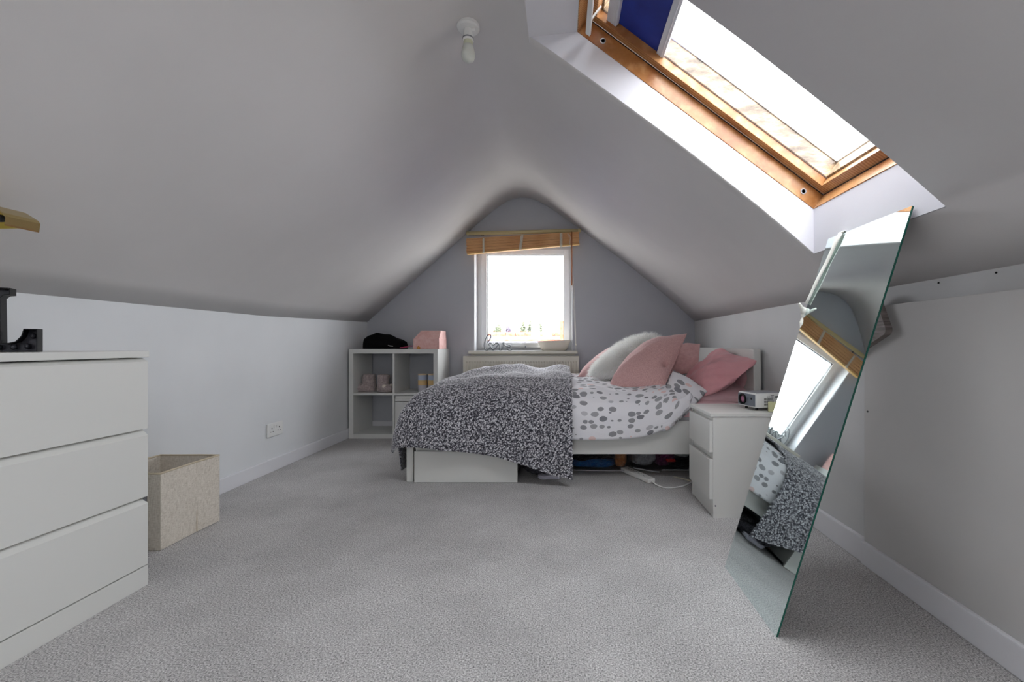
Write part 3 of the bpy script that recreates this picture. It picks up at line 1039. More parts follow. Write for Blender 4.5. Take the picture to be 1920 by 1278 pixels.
# small toiletries between cap and pink box
Yt = 3.82
def small(name, label, cat, shapes, mat, smooth=True):
    q = B()
    for kind_, a in shapes:
        getattr(q, kind_)(*a)
    o = q.build(name, mat, smooth=smooth, angle=40) if smooth else q.build(name, mat)
    tag(o, label, cat)
    return o
z_ = KT
small('lip_gloss_tube', 'magenta tube lying by the end of the black cap', 'tube', [('tube', ([at(750, 651.6, Yt - 0.02), at(758, 651.0, Yt - 0.02), at(766, 649.5, Yt - 0.02)], [0.004, 0.0055, 0.004], 10))], plain('magenta_plastic', '#a3214f', 0.3))
small('nail_file', 'purple striped stick between the black cap and the pom-pom', 'stick', [('tube', ([at(766, 648.8, Yt), at(772, 648.6, Yt), at(779, 647.2, Yt)], [0.005, 0.006, 0.003], 8))], plain('mauve_plastic', '#8f6178', 0.4))
small('pompom', 'small white pom-pom next to the pink box', 'pom-pom', [('ball', ((at(780, 644, Yt).x, Yt + 0.03, KT + 0.028), 0.026, 0.024, 0.026))], MT['fur'])
small('nail_polish_bottle', 'small yellow and orange bottle touching the pink box', 'bottle', [('lathe', ([(0.012, KT), (0.014, KT + 0.003), (0.014, KT + 0.018), (0.006, KT + 0.022), (0.006, KT + 0.03), (0.0001, KT + 0.031)], (at(785.5, 650, Yt - 0.02).x, Yt - 0.03, 0), 18))], plain('orange_yellow_plastic', '#dc9a4a', 0.3))

# slippers
def slipper(name, x, y, ang, label, ears=True):
    m = Matrix.Rotation(ang, 4, 'Z')
    root = thing(name, label, 'slipper', (x, y, ZM), 'pair of fluffy slipper boots')
    def T_(p): return Vector((x, y, ZM + 0.001)) + (m @ Vector(p))
    q = B()
    # shaft: rounded tube leaning, open on top
    rings = [(0.0, 0.048, 0.058), (0.02, 0.056, 0.066), (0.05, 0.054, 0.062), (0.09, 0.050, 0.056), (0.13, 0.052, 0.056), (0.150, 0.048, 0.052), (0.152, 0.040, 0.044), (0.12, 0.036, 0.040), (0.07, 0.034, 0.038)]
    seg = 22
    vs, fs = [], []
    for z, rx, ry in rings:
        for j in range(seg):
            an = 2 * math.pi * j / seg
            w = 1 + 0.05 * math.sin(3 * an + z * 60) + random.uniform(-.025, .025)
            vs.append(T_((rx * math.cos(an) * w, ry * math.sin(an) * w, z)))
    for i in range(len(rings) - 1):
        for j in range(seg):
            k2 = (j + 1) % seg
            fs.append([i * seg + j, i * seg + k2, (i + 1) * seg + k2, (i + 1) * seg + j])
    fs.append(list(range(seg))[::-1])
    q.add(vs, fs)
    q.build('boot_shaft', MT['slipper'], root, smooth=True)
    q = B(); q.lathe([(0.0001, 0.071), (0.036, 0.072)], (0, 0, 0), 20)
    q.v = [T_(p) for p in q.v]; q.build('lining', MT['slipper_in'], root)
    q = B().ball((0, -0.07, 0.036), 0.05, 0.075, 0.037); q.v = [T_((p.x, p.y, max(0, p.z))) for p in q.v]; q.build('toe', MT['slipper'], root, smooth=True)
    q = B().ball((0, -0.03, 0.008), 0.055, 0.115, 0.009); q.v = [T_((p.x, p.y, max(0, p.z))) for p in q.v]; q.build('sole', MT['slipper'], root, smooth=True)
    if ears:
        for sx in (-1, 1):
            q = B().ball((sx * 0.030, -0.105, 0.058), 0.019, 0.014, 0.017, 14, 10); q.v = [T_(p) for p in q.v]
            q.build('pompom', fabric('cream_pompom', '#d9cdc0', '#e8ded2', 60, 0.95, 0.6), root, smooth=True)
slipper('slipper_boot', at(690, 700, 3.90).x, 3.92, math.radians(-62), 'left of the two taupe fluffy slipper boots on the shelf')
slipper('slipper_boot', at(717, 700, 3.86).x, 3.88, math.radians(42), 'right of the two taupe fluffy slipper boots with pompoms showing')

# two colourful tins in the right cell
def tin(px, Y, label):
    c = at(px, 700, Y)
    root = thing('candle_jar', label, 'candle', (c.x, Y, ZM), 'candle jars in the cube shelf')
    bl_ = [(0.0, 0.055, '#c9c6cf'), (0.055, 0.10, '#e5c48a'), (0.10, 0.145, '#b9c4d8')]
    for z0, z1, colr in bl_:
        q = B().lathe([(0.040, ZM + 0.001 + z0), (0.041, ZM + 0.001 + z1)], (c.x, Y, 0), 28)
        q.build('label_band', plain('band_' + colr[1:], colr, 0.4), root, smooth=True, angle=40)
    q = B().lathe([(0.041, ZM + 0.146), (0.041, ZM + 0.156), (0.037, ZM + 0.156), (0.036, ZM + 0.146)], (c.x, Y, 0), 28)
    q.build('rim', plain('pale_orange_rim', '#e4c9a4', 0.3), root, smooth=True, angle=40)
    q = B().lathe([(0.0001, ZM + 0.148), (0.0365, ZM + 0.148)], (c.x, Y, 0), 28); q.build('wax', plain('mauve_wax', '#8f8296', 0.5), root)
tin(792.5, 3.93, 'left of the two banded candle jars in the cube shelf')
tin(811, 3.93, 'right of the two banded candle jars, half behind the throw')

# ------------------------------------------------------------------ radiator
RY = 4.03
rx0, rx1 = (869 - CX) * RY / F, (1085 - CX) * RY / F
rz1 = H - (667.5 - CY) * RY / F
rd = thing('radiator', 'cream panel radiator under the gable window', 'radiator', ((rx0 + rx1) / 2, RY + 0.03, rz1 - 0.5))
q = B()
n_fl = 42
pitch = (rx1 - rx0 - 0.03) / n_fl
vs, fs = [], []
cols_ = [rx0, rx0 + 0.015]
offs = [0, 0]
for i in range(n_fl):
    x = rx0 + 0.015 + i * pitch
    cols_ += [x + pitch * .3, x + pitch * .4, x + pitch * .85, x + pitch * .95]; offs += [0, 0.007, 0.007, 0]
cols_ += [rx1]; offs += [0]
rows_ = [(rz1 - 0.5, 0), (rz1 - 0.05, 0), (rz1 - 0.038, 1), (rz1, 1)]
rows_ = [(rz1 - 0.5, 1), (rz1 - 0.058, 1), (rz1 - 0.048, 0), (rz1, 0)]
for z, w in rows_:
    for x, d in zip(cols_, offs): vs.append((x, RY + d * w, z))
nc = len(cols_)
for r in range(3):
    for c in range(nc - 1): fs.append([r * nc + c, r * nc + c + 1, (r + 1) * nc + c + 1, (r + 1) * nc + c])
q.add(vs, fs); q.build('front_panel', MT['cream'], rd)
q = B().box(rx0, rx1, RY + 0.012, RY + 0.06, rz1 - 0.5, rz1 - 0.002).box(rx0 - 0.003, rx1 + 0.003, RY, RY + 0.065, rz1 - 0.004, rz1 + 0.002, bev=0.001)
q.box(rx0 - 0.003, rx0, RY, RY + 0.06, rz1 - 0.5, rz1).box(rx1, rx1 + 0.003, RY, RY + 0.06, rz1 - 0.5, rz1)
q.build('casing', MT['cream'], rd)
for bx_ in (rx0 + 0.15, rx1 - 0.17):
    box('wall_bracket', MT['cream'], (bx_, bx_ + 0.02, RY + 0.06, YB - 0.001, rz1 - 0.4, rz1 - 0.1), rd, 0)

# ------------------------------------------------------------------ bamboo blind
BY = 4.09
bd = thing('bamboo_blind', 'bamboo slat blind pulled up crookedly over the gable window', 'blind', at(981, 440, BY))
q = B().tube([at(878, 437.3, BY), at(981, 435, BY), at(1085, 432.2, BY)], 0.0175, 14)
q.ball(at(877.5, 437.3, BY), 0.02, 0.02, 0.02, 14, 8).ball(at(1085.5, 432.2, BY), 0.02, 0.02, 0.02, 14, 8)
hr = q.build('headrail', MT['rod'], bd, smooth=True)
for px in (900, 1060):
    box('bracket', MT['steel'], (at(px, 436, BY).x, at(px + 5, 436, BY).x, BY, YB, at(px, 439, BY).z, at(px, 433, BY).z), hr, 0)
ns = 11
TL, TR, BL_, BR = at(876, 448.5, BY), at(1085.5, 436, BY), at(876.5, 478, BY), at(1086, 459.5, BY)
for i in range(ns):
    f0, f1 = i / ns, (i + 0.86) / ns
    jx = random.uniform(-0.003, 0.003)
    yo = -0.02 + random.uniform(-0.002, 0.002) + (0.004 if i % 2 else 0)
    q = B()
    m_ = MT['bamboo_light'] if i == ns - 1 else MT['bamboo']
    a, b_, c, d = TL.lerp(BL_, f0), TR.lerp(BR, f0), TR.lerp(BR, f1), TL.lerp(BL_, f1)
    q.prism([(a.x + jx, 0, a.z), (b_.x + jx, 0, b_.z), (c.x + jx, 0, c.z), (d.x + jx, 0, d.z)], (0, BY + yo - .014, 0), (0, BY + yo + 0.030, 0))
    q.build('slat', m_, bd)
for px, y0, y1 in ((906.5, 447, 474), (977, 441, 468), (1052, 437, 463)):
    q = B()
    for r in range(3):
        pts = []
        for i in range(15):
            f = i / 14
            pts.append(at(px + math.sin(i * 2.1 + r * 2) * (2.6 if px > 950 else 1.8) + (4 * (0.5 - f) if px > 950 and px < 1000 else 0), y0 + (y1 - y0) * f, BY - 0.040 - 0.006 * abs(math.sin(i * 1.7 + r))))
        q.tube(spline(pts, 3), 0.0026, 6)
    q.build('ladder_cord', MT['cord'], bd, smooth=True)
q = B().tube([at(1072, 434, BY - 0.05), at(1072.3, 480, BY - 0.05), at(1072, 535, BY - 0.05)], [0.0045, 0.005, 0.006], 10)
q.build('wand', plain('orange_wand', '#b06a3e', 0.5), bd, smooth=True)
q = B()
q.tube(spline([at(1064, 438, BY - 0.04), at(1068, 450, BY - 0.045), at(1073, 520, BY - 0.04), at(1076, 580, BY - 0.04), at(1079.5, 645, BY - 0.04), at(1080, 664, BY - 0.055)]), 0.0017, 6)
q.tube(spline([at(1066, 438, BY - 0.04), at(1070, 450, BY - 0.045), at(1075, 520, BY - 0.045), at(1079, 600, BY - 0.04), at(1080, 645, BY - 0.04)]), 0.0015, 6)
q.build('pull_cord', MT['cord'], bd, smooth=True)
q = B().ball(at(1079.8, 646, BY - 0.04), 0.006, 0.006, 0.010, 12, 8); q.build('cord_bead', MT['cord'], bd, smooth=True)

# ------------------------------------------------------------------ love ornament and bowl on the sill
def LV(x, y, Y=4.20):
    return at(880 + x / 8.727, 580 + y / 8.727 + 1.2, Y)
lv = thing('love_ornament', 'silver wire word love standing on the window sill', 'ornament', (LV(460, 660).x, 4.20, WZ0))
MT['wire'] = plain('silver_painted_wire', '#94999c', 0.35, 0.3)
strokes = {
    'letter_l': [(300, 530), (335, 480), (355, 425), (335, 395), (300, 415), (262, 490), (243, 570), (252, 630), (280, 655), (310, 640), (345, 600)],
    'letter_o': [(390, 655), (350, 600), (325, 565), (335, 542), (365, 545), (392, 575), (430, 540), (460, 532), (475, 550), (450, 595), (390, 655)],
    'letter_v': [(440, 540), (485, 560), (498, 600), (492, 640), (512, 657), (538, 625), (556, 575), (548, 535), (566, 532), (560, 555), (590, 575)],
    'letter_e': [(590, 575), (625, 602), (662, 600), (672, 580), (655, 568), (632, 585), (622, 620), (640, 650), (675, 655), (700, 640)]}
for nm, pts in strokes.items():
    q = B().tube(spline([LV(x, y) for x, y in pts], 6), 0.0058, 8); q.build(nm, MT['wire'], lv, smooth=True)

bcx = at(1039, 650, 4.19).x
q = B()
P_ = [(0.0001, 0.002), (0.105, 0.002), (0.112, 0.001), (0.128, 0.02), (0.158, 0.092), (0.160, 0.096), (0.155, 0.096), (0.124, 0.022), (0.10, 0.010), (0.0001, 0.008)]
seg = 56
vs, fs = [], []
for r, h in P_:
    for j in range(seg):
        an = 2 * math.pi * j / seg
        c_, s_ = math.cos(an), math.sin(an)
        ex = 0.5
        X = r * math.copysign(abs(c_) ** ex, c_); Yy = r * 0.42 * math.copysign(abs(s_) ** ex, s_)
        vs.append((bcx + X, 4.195 + Yy, WZ0 + h + (0.006 * (X / 0.16) if h > 0.08 else 0)))
for i in range(len(P_) - 1):
    for j in range(seg):
        k2 = (j + 1) % seg
        fs.append([i * seg + j, i * seg + k2, (i + 1) * seg + k2, (i + 1) * seg + j])
q.add(vs, fs)
o = q.build('ceramic_bowl', plain('cream_glazed_ceramic', '#e6dfd2', 0.3), smooth=True, angle=60)
tag(o, 'cream oblong ceramic bowl on the right of the window sill', 'bowl')

# ------------------------------------------------------------------ bed frame
BX0, BX1, BY0, BY1 = -0.925, 1.165, 2.574, 4.01
bed = thing('bed_frame', 'white low double bed frame with a plain headboard on the right', 'bed', (0.1, 3.29, 0))
box('side_rail', MT['white_foil'], (BX0 + 0.06, 1.12, BY0, BY0 + 0.025, 0.163, 0.358), bed, 0.002)
box('side_rail', MT['white_foil'], (BX0 + 0.06, 1.12, BY1 - 0.025, BY1, 0.163, 0.358), bed, 0.002)
box('foot_rail', MT['white_foil'], (BX0, BX0 + 0.025, BY0 + 0.04, BY1 - 0.04, 0.163, 0.358), bed, 0.002)
for y0, y1 in ((BY0, BY0 + 0.042), (BY1 - 0.042, BY1)):
    box('leg', MT['white_foil'], (BX0 + 0.005, BX0 + 0.045, y0, y1, 0, 0.36), bed, 0.003)
q = B()
hp = [(BY0 - 0.012, 0.0), (BY0 - 0.012, 0.56), (BY0 - 0.006, 0.775), (BY0 + 0.02, 0.783), (BY1, 0.783), (BY1, 0.0)]
q.prism([(0, y, z) for y, z in hp], (1.120, 0, 0), (1.166, 0, 0))
hb = q.build('headboard', MT['white_foil'], bed)
bv = hb.modifiers.new('bevel', 'BEVEL'); bv.width = 0.006; bv.segments = 2
q = B()
for i in range(14):
    x = -0.86 + i * 0.145
    q.box(x, x + 0.07, BY0 + 0.03, BY1 - 0.03, 0.27, 0.285)
q.build('slats', plain('pale_bed_slat', '#cdbb9c', 0.7), bed)
q = B().box(-0.85, 1.1, 3.27, 3.30, 0.2, 0.27); q.build('centre_beam', MT['steel'], bed)

q = B().box(-0.885, 1.105, BY0 + 0.03, BY1 - 0.03, 0.286, 0.47, bev=0.03)
mt = q.build('mattress', MT['mattress'], smooth=True, angle=60)
tag(mt, 'grey mattress showing between duvet and bed rail by the nightstand', 'mattress')
q = B().box(0.60, 1.108, BY0 + 0.026, BY1 - 0.026, 0.36, 0.474, bev=0.03)
ms_ = q.build('fitted_sheet', MT['pink_cotton'], smooth=True, angle=60)
tag(ms_, 'pink sheet over the head end of the mattress', 'sheet')


# duvet: a draped surface
def fbm(x, y, seed=0):
    r = 0
    for i, (fx, fy, p) in enumerate(((3.1, 2.2, 0.3), (5.3, -4.1, 1.7), (-7.9, 6.2, 4.1), (11.7, 9.3, 2.2), (17.1, -13.9, 5.0))):
        r += math.sin(fx * x + fy * y + p + seed + 1.3 * math.sin(2.3 * y + seed + i)) / (1.0 + 0.8 * i)
    return r


def hem_z(X):
    px = CX + X * F / 2.53
    if X < -0.25: return 0.34
    y = np.interp(px, [1050, 1130, 1179, 1205, 1226, 1253, 1274, 1300], [824, 824.5, 823, 820, 814, 802, 782, 762])
    return H - (y - CY) * 2.53 / F


def duvet_pt(X, t):
    """t 0..1 from near hem to the far side"""
    hz_ = hem_z(X)
    top = 0.555
    keys = [(2.525, hz_), (2.522, hz_ + 0.05), (2.53, max(hz_ + 0.09, 0.40)), (2.56, 0.47), (2.64, 0.525), (2.80, top), (3.2, top + 0.012), (3.6, top + 0.01), (3.92, top - 0.005), (4.03, 0.47), (4.045, 0.36)]
    s_ = [0]
    for (a, b2), (c, d) in zip(keys, keys[1:]): s_.append(s_[-1] + math.hypot(c - a, d - b2))
    L = s_[-1]
    s0 = t * L
    y = float(np.interp(s0, s_, [k2[0] for k2 in keys])); z = float(np.interp(s0, s_, [k2[1] for k2 in keys]))
    return y, z, s0


def grid_obj(name, fn, nu, nv, mat, parent=None, thick=0.0, uvscale=1.0, subsurf=0, attr=None):
    vs = []; uv = []
    for i in range(nu + 1):
        for j in range(nv + 1):
            p, w = fn(i / nu, j / nv)
            vs.append(p); uv.append(w)
    fs = []
    for i in range(nu):
        for j in range(nv):
            a = i * (nv + 1) + j
            fs.append([a, a + nv + 1, a + nv + 2, a + 1])
    q = B(); q.add(vs, fs)
    o = q.build(name, mat, parent, smooth=True, uv=uv)
    if thick:
        m = o.modifiers.new('thickness', 'SOLIDIFY'); m.thickness = thick; m.offset = -1
    if subsurf:
        m = o.modifiers.new('soft', 'SUBSURF'); m.levels = m.render_levels = subsurf
    return o


def duvet_fn(u, t):
    # cotton creases: short diagonal ridges
    X = -0.86 + u * (0.74 + 0.86)
    y, z, s0 = duvet_pt(X, t)
    amp = 0.010 if z > 0.5 else 0.008
    n_ = fbm(X, s0)
    # long diagonal folds across the top near the throw
    fold = 0.010 * math.sin(22 * (y - 0.25 * X) + 1.5 * math.sin(4 * X)) * math.exp(-((X - 0.15) / 0.28) ** 2) * (1 if 2.75 < y < 3.7 else 0.15)
    if z > 0.5:
        z += n_ * amp + fold
    else:
        y -= n_ * amp * 0.8 + 0.006 * math.sin(9 * X) * (0.5 - z) * 4
        z += n_ * 0.004
    z -= 0.10 * max(0.0, (-0.55 - X) / 0.31) ** 1.6
    # plump at the head end
    z += 0.0035 * math.sin(38 * X + 26 * y + 2.5 * math.sin(7 * y)) * math.sin(9 * X - 6 * y) if z > 0.4 else 0
    z += 0.02 * math.exp(-((X - 0.62) / 0.12) ** 2) if z > 0.45 else 0
    return (X, y, z), (X, s0)


dv = thing('duvet', 'white duvet with grey and pink spots spread over the bed', 'duvet', (0, 3.2, 0.50))
grid_obj('duvet_cover', duvet_fn, 130, 150, MT['spots'], dv, thick=0.03)

# turned-back duvet corner beside the pillows: built from four corner points, plump
def cushion(name, corners, thick, mat, label=None, cat=None, parent=None, pinch=0.06, n_=36, wr=0.004, seed=0, piping=None, pw=0.004, pw2=0.55, group=None, spots=False, crease=None, bows=(0, 0, 0, 0)):
    A_, B_, C_, D_ = [Vector(c) for c in corners]
    nrm = (B_ - A_ + C_ - D_).cross(D_ - A_ + C_ - B_).normalized()
    if nrm.y > 0: nrm = -nrm
    la = ((B_ - A_).length + (C_ - D_).length) / 2; lb = ((D_ - A_).length + (C_ - B_).length) / 2
    def P(u, v, side):
        uu, vv = 2 * u - 1, 2 * v - 1
        du = pinch * (1 - vv * vv) * uu * uu * uu
        dvv = pinch * (1 - uu * uu) * vv * vv * vv
        u2, v2 = (uu - du + 1) / 2, (vv - dvv + 1) / 2
        p = A_ * (1 - u2) * (1 - v2) + B_ * u2 * (1 - v2) + C_ * u2 * v2 + D_ * (1 - u2) * v2
        eu = (B_ - A_).normalized(); ev = (D_ - A_).normalized()
        p = p - ev * bows[0] * 4 * u * (1 - u) * (1 - v) ** 2 + eu * bows[1] * 4 * v * (1 - v) * u ** 2 + ev * bows[2] * 4 * u * (1 - u) * v ** 2 - eu * bows[3] * 4 * v * (1 - v) * (1 - u) ** 2
        e = max(0.0, (1 - uu * uu) * (1 - vv * vv)) ** pw2
        w = wr * fbm(u * la * 5, v * lb * 5, seed) * min(1, 3 * e)
        h = thick * 0.5 * e + w
        if crease: h -= crease(uu, vv) * e
        return p + nrm * h * side
    vs, fs, uv = [], [], []
    idx = {}
    for side in (1, -1):
        for i in range(n_ + 1):
            for j in range(n_ + 1):
                edge = i in (0, n_) or j in (0, n_)
                if edge and side == -1:
                    idx[(side, i, j)] = idx[(1, i, j)]; continue
                idx[(side, i, j)] = len(vs)
                # cosine spacing gives rounder edges
                u = 0.5 - 0.5 * math.cos(math.pi * i / n_); v = 0.5 - 0.5 * math.cos(math.pi * j / n_)
                vs.append(P(u, v, side)); uv.append((u * la, v * lb))
    for side in (1, -1):
        for i in range(n_):
            for j in range(n_):
                f = [idx[(side, i, j)], idx[(side, i + 1, j)], idx[(side, i + 1, j + 1)], idx[(side, i, j + 1)]]
                fs.append(f if side == 1 else f[::-1])
    q = B(); q.add(vs, fs)
    if parent is None:
        ctr = sum([Vector(p) for p in vs], Vector()) / len(vs)
        zmin = min(p[2] for p in vs)
        root = thing(name, label, cat, (ctr.x, ctr.y, zmin), group)
    else:
        root = parent
    o = q.build('cover' if parent is None else name, mat, root, smooth=True, uv=uv)
    if piping:
        ed = []
        for i in range(n_): ed.append(P(0.5 - 0.5 * math.cos(math.pi * i / n_), 0, 1))
        for i in range(n_): ed.append(P(1, 0.5 - 0.5 * math.cos(math.pi * i / n_), 1))
        for i in range(n_): ed.append(P(0.5 + 0.5 * math.cos(math.pi * i / n_), 1, 1))
        for i in range(n_): ed.append(P(0, 0.5 + 0.5 * math.cos(math.pi * i / n_), 1))
        ed.append(ed[0])
        q = B().tube(ed, 0.004, 6, cap=False); q.build('piping', piping, root, smooth=True)
    return root, P, nrm


cushion('folded_corner', [at(1226, 800, 2.56), at(1252, 806, 2.52), at(1326, 733, 2.60), at(1262, 694, 2.80)], 0.11, MT['spots'], parent=dv, pinch=-0.05, wr=0.006, pw2=0.4)

# pillows and cushions
cushion('pillow', [at(1272, 748, 2.66), at(1418, 750, 2.56), at(1405, 712, 3.0), at(1262, 712, 3.05)], 0.10, MT['pink_cotton'],
        'pale pink pillow lying flat under the satin pillow', 'pillow', pinch=0.04, wr=0.004, seed=3, pw2=0.35)
cushion('pillow', [at(1412, 733, 2.62), at(1416, 690, 2.60), at(1345, 668, 3.15), at(1340, 720, 3.15)], 0.05, MT['pink_cotton'],
        'pink pillow standing upright against the headboard', 'pillow', pinch=0.03, wr=0.003, seed=5, pw2=0.35)
cushion('pillow', [at(1284, 706, 2.98), at(1322, 742, 2.60), at(1419, 676, 2.555), at(1348, 655, 3.02)], 0.13, MT['pink_satin'],
        'bright pink satin pillow slumped against the headboard', 'pillow', pinch=0.03, wr=0.010, seed=9, pw2=0.45, bows=(0.01, 0.045, 0.0, 0.0))
cushion('cushion', [at(1083, 706, 3.40), at(1160, 704, 3.25), at(1215, 650, 3.55), at(1143, 655, 3.75)], 0.17, MT['pink_velvet'],
        'pale pink cushion behind the white fur cushion', 'cushion', pinch=0.02, seed=2, bows=(0, 0, 0.0, 0.035))
cushion('cushion', [at(1222, 702, 3.10), at(1308, 698, 2.98), at(1312, 645, 3.16), at(1226, 646, 3.3)], 0.10, MT['pink_velvet'],
        'pink square cushion between the front cushion and satin pillow', 'cushion', pinch=0.02, seed=4, piping=MT['pink_velvet'], pw2=0.4, wr=0.008)
fc, Pf, nf = cushion('fur_cushion', [at(1104, 704, 3.15), at(1158, 708, 2.98), at(1262, 642, 3.15), at(1200, 637, 3.5)], 0.20, MT['fur_base'],
        'white long-haired fur cushion behind the front pink cushion', 'cushion', pinch=0.01, seed=6, bows=(0, 0, 0.01, 0.045))
# fur strands
q = B()
vs, fs = [], []
N = 9000
for i in range(N):
    u, v = random.random(), random.random(); side = 1 if random.random() < 0.75 else -1
    p = Pf(u, v, side)
    e = 0.01
    pu = Pf(min(1, u + e), v, side) - Pf(max(0, u - e), v, side); pv = Pf(u, min(1, v + e), side) - Pf(u, max(0, v - e), side)
    nn_ = pu.cross(pv)
    if nn_.length < 1e-9: continue
    nn_.normalize()
    if nn_.dot(nf) * side < 0: nn_ = -nn_
    edge = max(abs(2 * u - 1), abs(2 * v - 1))
    out = (p - Pf(0.5, 0.5, side)).normalized()
    d = (nn_ * (0.6 if edge < .9 else 0.3) + out * (0.3 + 0.6 * edge ** 4) + Vector((random.uniform(-.5, .2), random.uniform(-.4, .2), random.uniform(-.5, .3))) * 0.8).normalized()
    L = random.uniform(0.026, 0.055)
    sdv = d.cross(Vector((random.uniform(-1, 1), random.uniform(-1, 1), random.uniform(-1, 1)))).normalized() * 0.0011
    d2 = (d + Vector((-0.3, -0.1, -0.45))).normalized()
    m = p + d * L * 0.5; tpt = m + d2 * L * 0.55
    k_ = len(vs)
    vs += [p - sdv, p + sdv, m + sdv * .7, m - sdv * .7, tpt]
    fs += [[k_, k_ + 1, k_ + 2, k_ + 3], [k_ + 3, k_ + 2, k_ + 4]]
q.add(vs, fs)
o = q.build('fur', MT['fur'], fc, weld=False)
o['kind'] = 'stuff'


def crease_fn(uu, vv):
    # tuck at the right edge of the cushion
    return 0.12 * math.exp(-((uu - 0.80) / 0.09) ** 2 - ((vv + 0.30) / 0.14) ** 2) + 0.012 * math.exp(-((vv + 0.1 - 0.5 * (uu - 0.6)) / 0.08) ** 2) * max(0, uu - 0.1)


cushion('cushion', [at(1142, 727, 2.84), at(1244, 727, 2.74), at(1287, 626, 2.98), at(1206, 647, 3.10)], 0.22, MT['pink_boucle'],
        'large dusty pink cushion in front of the fur cushion', 'cushion', pinch=0.015, seed=8, piping=MT['pink_boucle'], wr=0.006, crease=crease_fn, bows=(0.015, 0.0, 0.012, 0.04))


# throw: teddy fleece
def throw_paths():
    ka = [(0.055, 0.0), (-0.45, 0.0), (-0.68, 0.006), (-0.80, 0.032), (-0.88, 0.085), (-0.93, 0.16), (-0.958, 0.27), (-0.972, 0.40), (-0.985, 0.56)]
    kb = [(4.03, 0.09), (3.97, 0.04), (3.85, 0.0), (3.2, 0.0), (2.80, 0.012), (2.66, 0.045), (2.57, 0.095), (2.515, 0.16), (2.495, 0.25), (2.49, 0.40), (2.49, 0.56)]
    return ka, kb


KA, KB = throw_paths()


def arc(keys):
    s_ = [0]
    for (a, b2), (c, d) in zip(keys, keys[1:]): s_.append(s_[-1] + math.hypot(c - a, d - b2))
    return s_


SA, SB = arc(KA), arc(KB)
LA, LB = SA[-1], SB[-1]
TOPZ = 0.60


def hem_drop(X):
    px = CX + X * F / 2.5
    y = np.interp(px, [736, 760, 782, 832, 860, 907, 970, 1020, 1066, 1073], [836, 838, 841, 845, 849, 856, 871, 886, 894, 896])
    return TOPZ - (H - (y - CY) * 2.5 / F)


na, nb = 400, 660
a1 = np.linspace(0, 1, na + 1); b1 = np.linspace(0, 1, nb + 1)
# small-curl pattern in cloth coordinates
def curls(u, v, pitch=0.0098):
    gu, gv = u / pitch + 0.35 * np.sin(v * 190), v / pitch + 0.35 * np.sin(u * 170)
    iu, iv = np.floor(gu), np.floor(gv)
    best = np.full(u.shape, 9.0)
    val = np.zeros(u.shape)
    for du in (-1, 0, 1):
        for dv_ in (-1, 0, 1):
            cu, cv = iu + du, iv + dv_
            h1 = np.modf(np.abs(np.sin(cu * 127.1 + cv * 311.7) * 43758.5453))[0]
            h2 = np.modf(np.abs(np.sin(cu * 269.5 + cv * 183.3) * 43758.5453))[0]
            d = np.hypot(gu - (cu + h1), gv - (cv + h2))
            m = d < best
            best = np.where(m, d, best); val = np.where(m, np.modf(np.abs(np.sin(cu * 419.2 + cv * 71.9) * 9758.5))[0], val)
    return np.clip(1 - best / 0.75, 0, 1), val


AA, BB = np.meshgrid(a1, b1, indexing='ij')
sa_full = AA * LA
# foot side drop shorter near the front corner
kax, kad = np.array([p[0] for p in KA]), np.array([p[1] for p in KA])
kby, kbd = np.array([p[0] for p in KB]), np.array([p[1] for p in KB])
Xtmp = np.interp(sa_full, SA, kax)
hd_ = np.vectorize(hem_drop)(Xtmp)
# length of b path such that its drop equals the hem drop
Lb = np.interp(hd_, kbd[5:], np.array(SB)[5:])
sb_ = BB * Lb
Yt_ = np.interp(sb_, SB, kby); dB = np.interp(sb_, SB, kbd)
frontness = np.clip((2.62 - Yt_) / 0.08, 0, 1)
maxA = 0.545 - 0.215 * frontness
La = np.interp(maxA, kad[3:], np.array(SA)[3:])
sa = AA * La
Xt = np.interp(sa, SA, kax); dA = np.interp(sa, SA, kad)
# right edge slopes
Xt = Xt + np.where(AA < 0.02, 0, 0)
drop = (dA ** 5 + dB ** 5) ** 0.2
folds = 0.016 * np.sin(5.2 * Xt + 3.1 * Yt_ + 1.2 * np.sin(3 * Yt_)) + 0.012 * np.sin(9 * Yt_ - 7 * Xt + 2 * np.sin(4 * Xt)) + 0.006 * np.sin(23 * Xt + 11 * Yt_)
ridge = 0.030 * np.exp(-((Xt + 0.50 - 0.5 * (Yt_ - 3.4)) / 0.12) ** 2) * np.clip((Yt_ - 2.9) / 0.4, 0, 1)
far_roll = 0.035 * np.exp(-((Xt + 0.02) / 0.12) ** 2) * np.exp(-((Yt_ - 3.6) / 0.5) ** 2) - 0.02 * np.exp(-((Xt + 0.22) / 0.12) ** 2) * np.clip((Yt_ - 2.8) / 0.5, 0, 1)
topm = np.clip(1 - drop / 0.12, 0, 1)
z = TOPZ - drop + (folds * 0.6 + ridge + far_roll) * topm
sidef = 1 - topm
yy = Yt_ - sidef * (dB > 0.05) * (Yt_ < 3) * (0.010 * np.sin(8 * Xt + 1) + 0.006 * np.sin(17 * Xt) + 0.012) * np.clip(dB / 0.3, 0, 1)
xx = Xt - sidef * (dA > 0.05) * 0.016 * np.sin(11 * Yt_ + 0.8) * np.clip(dA / 0.3, 0, 1)
P3 = np.stack([xx, yy, z], axis=-1)
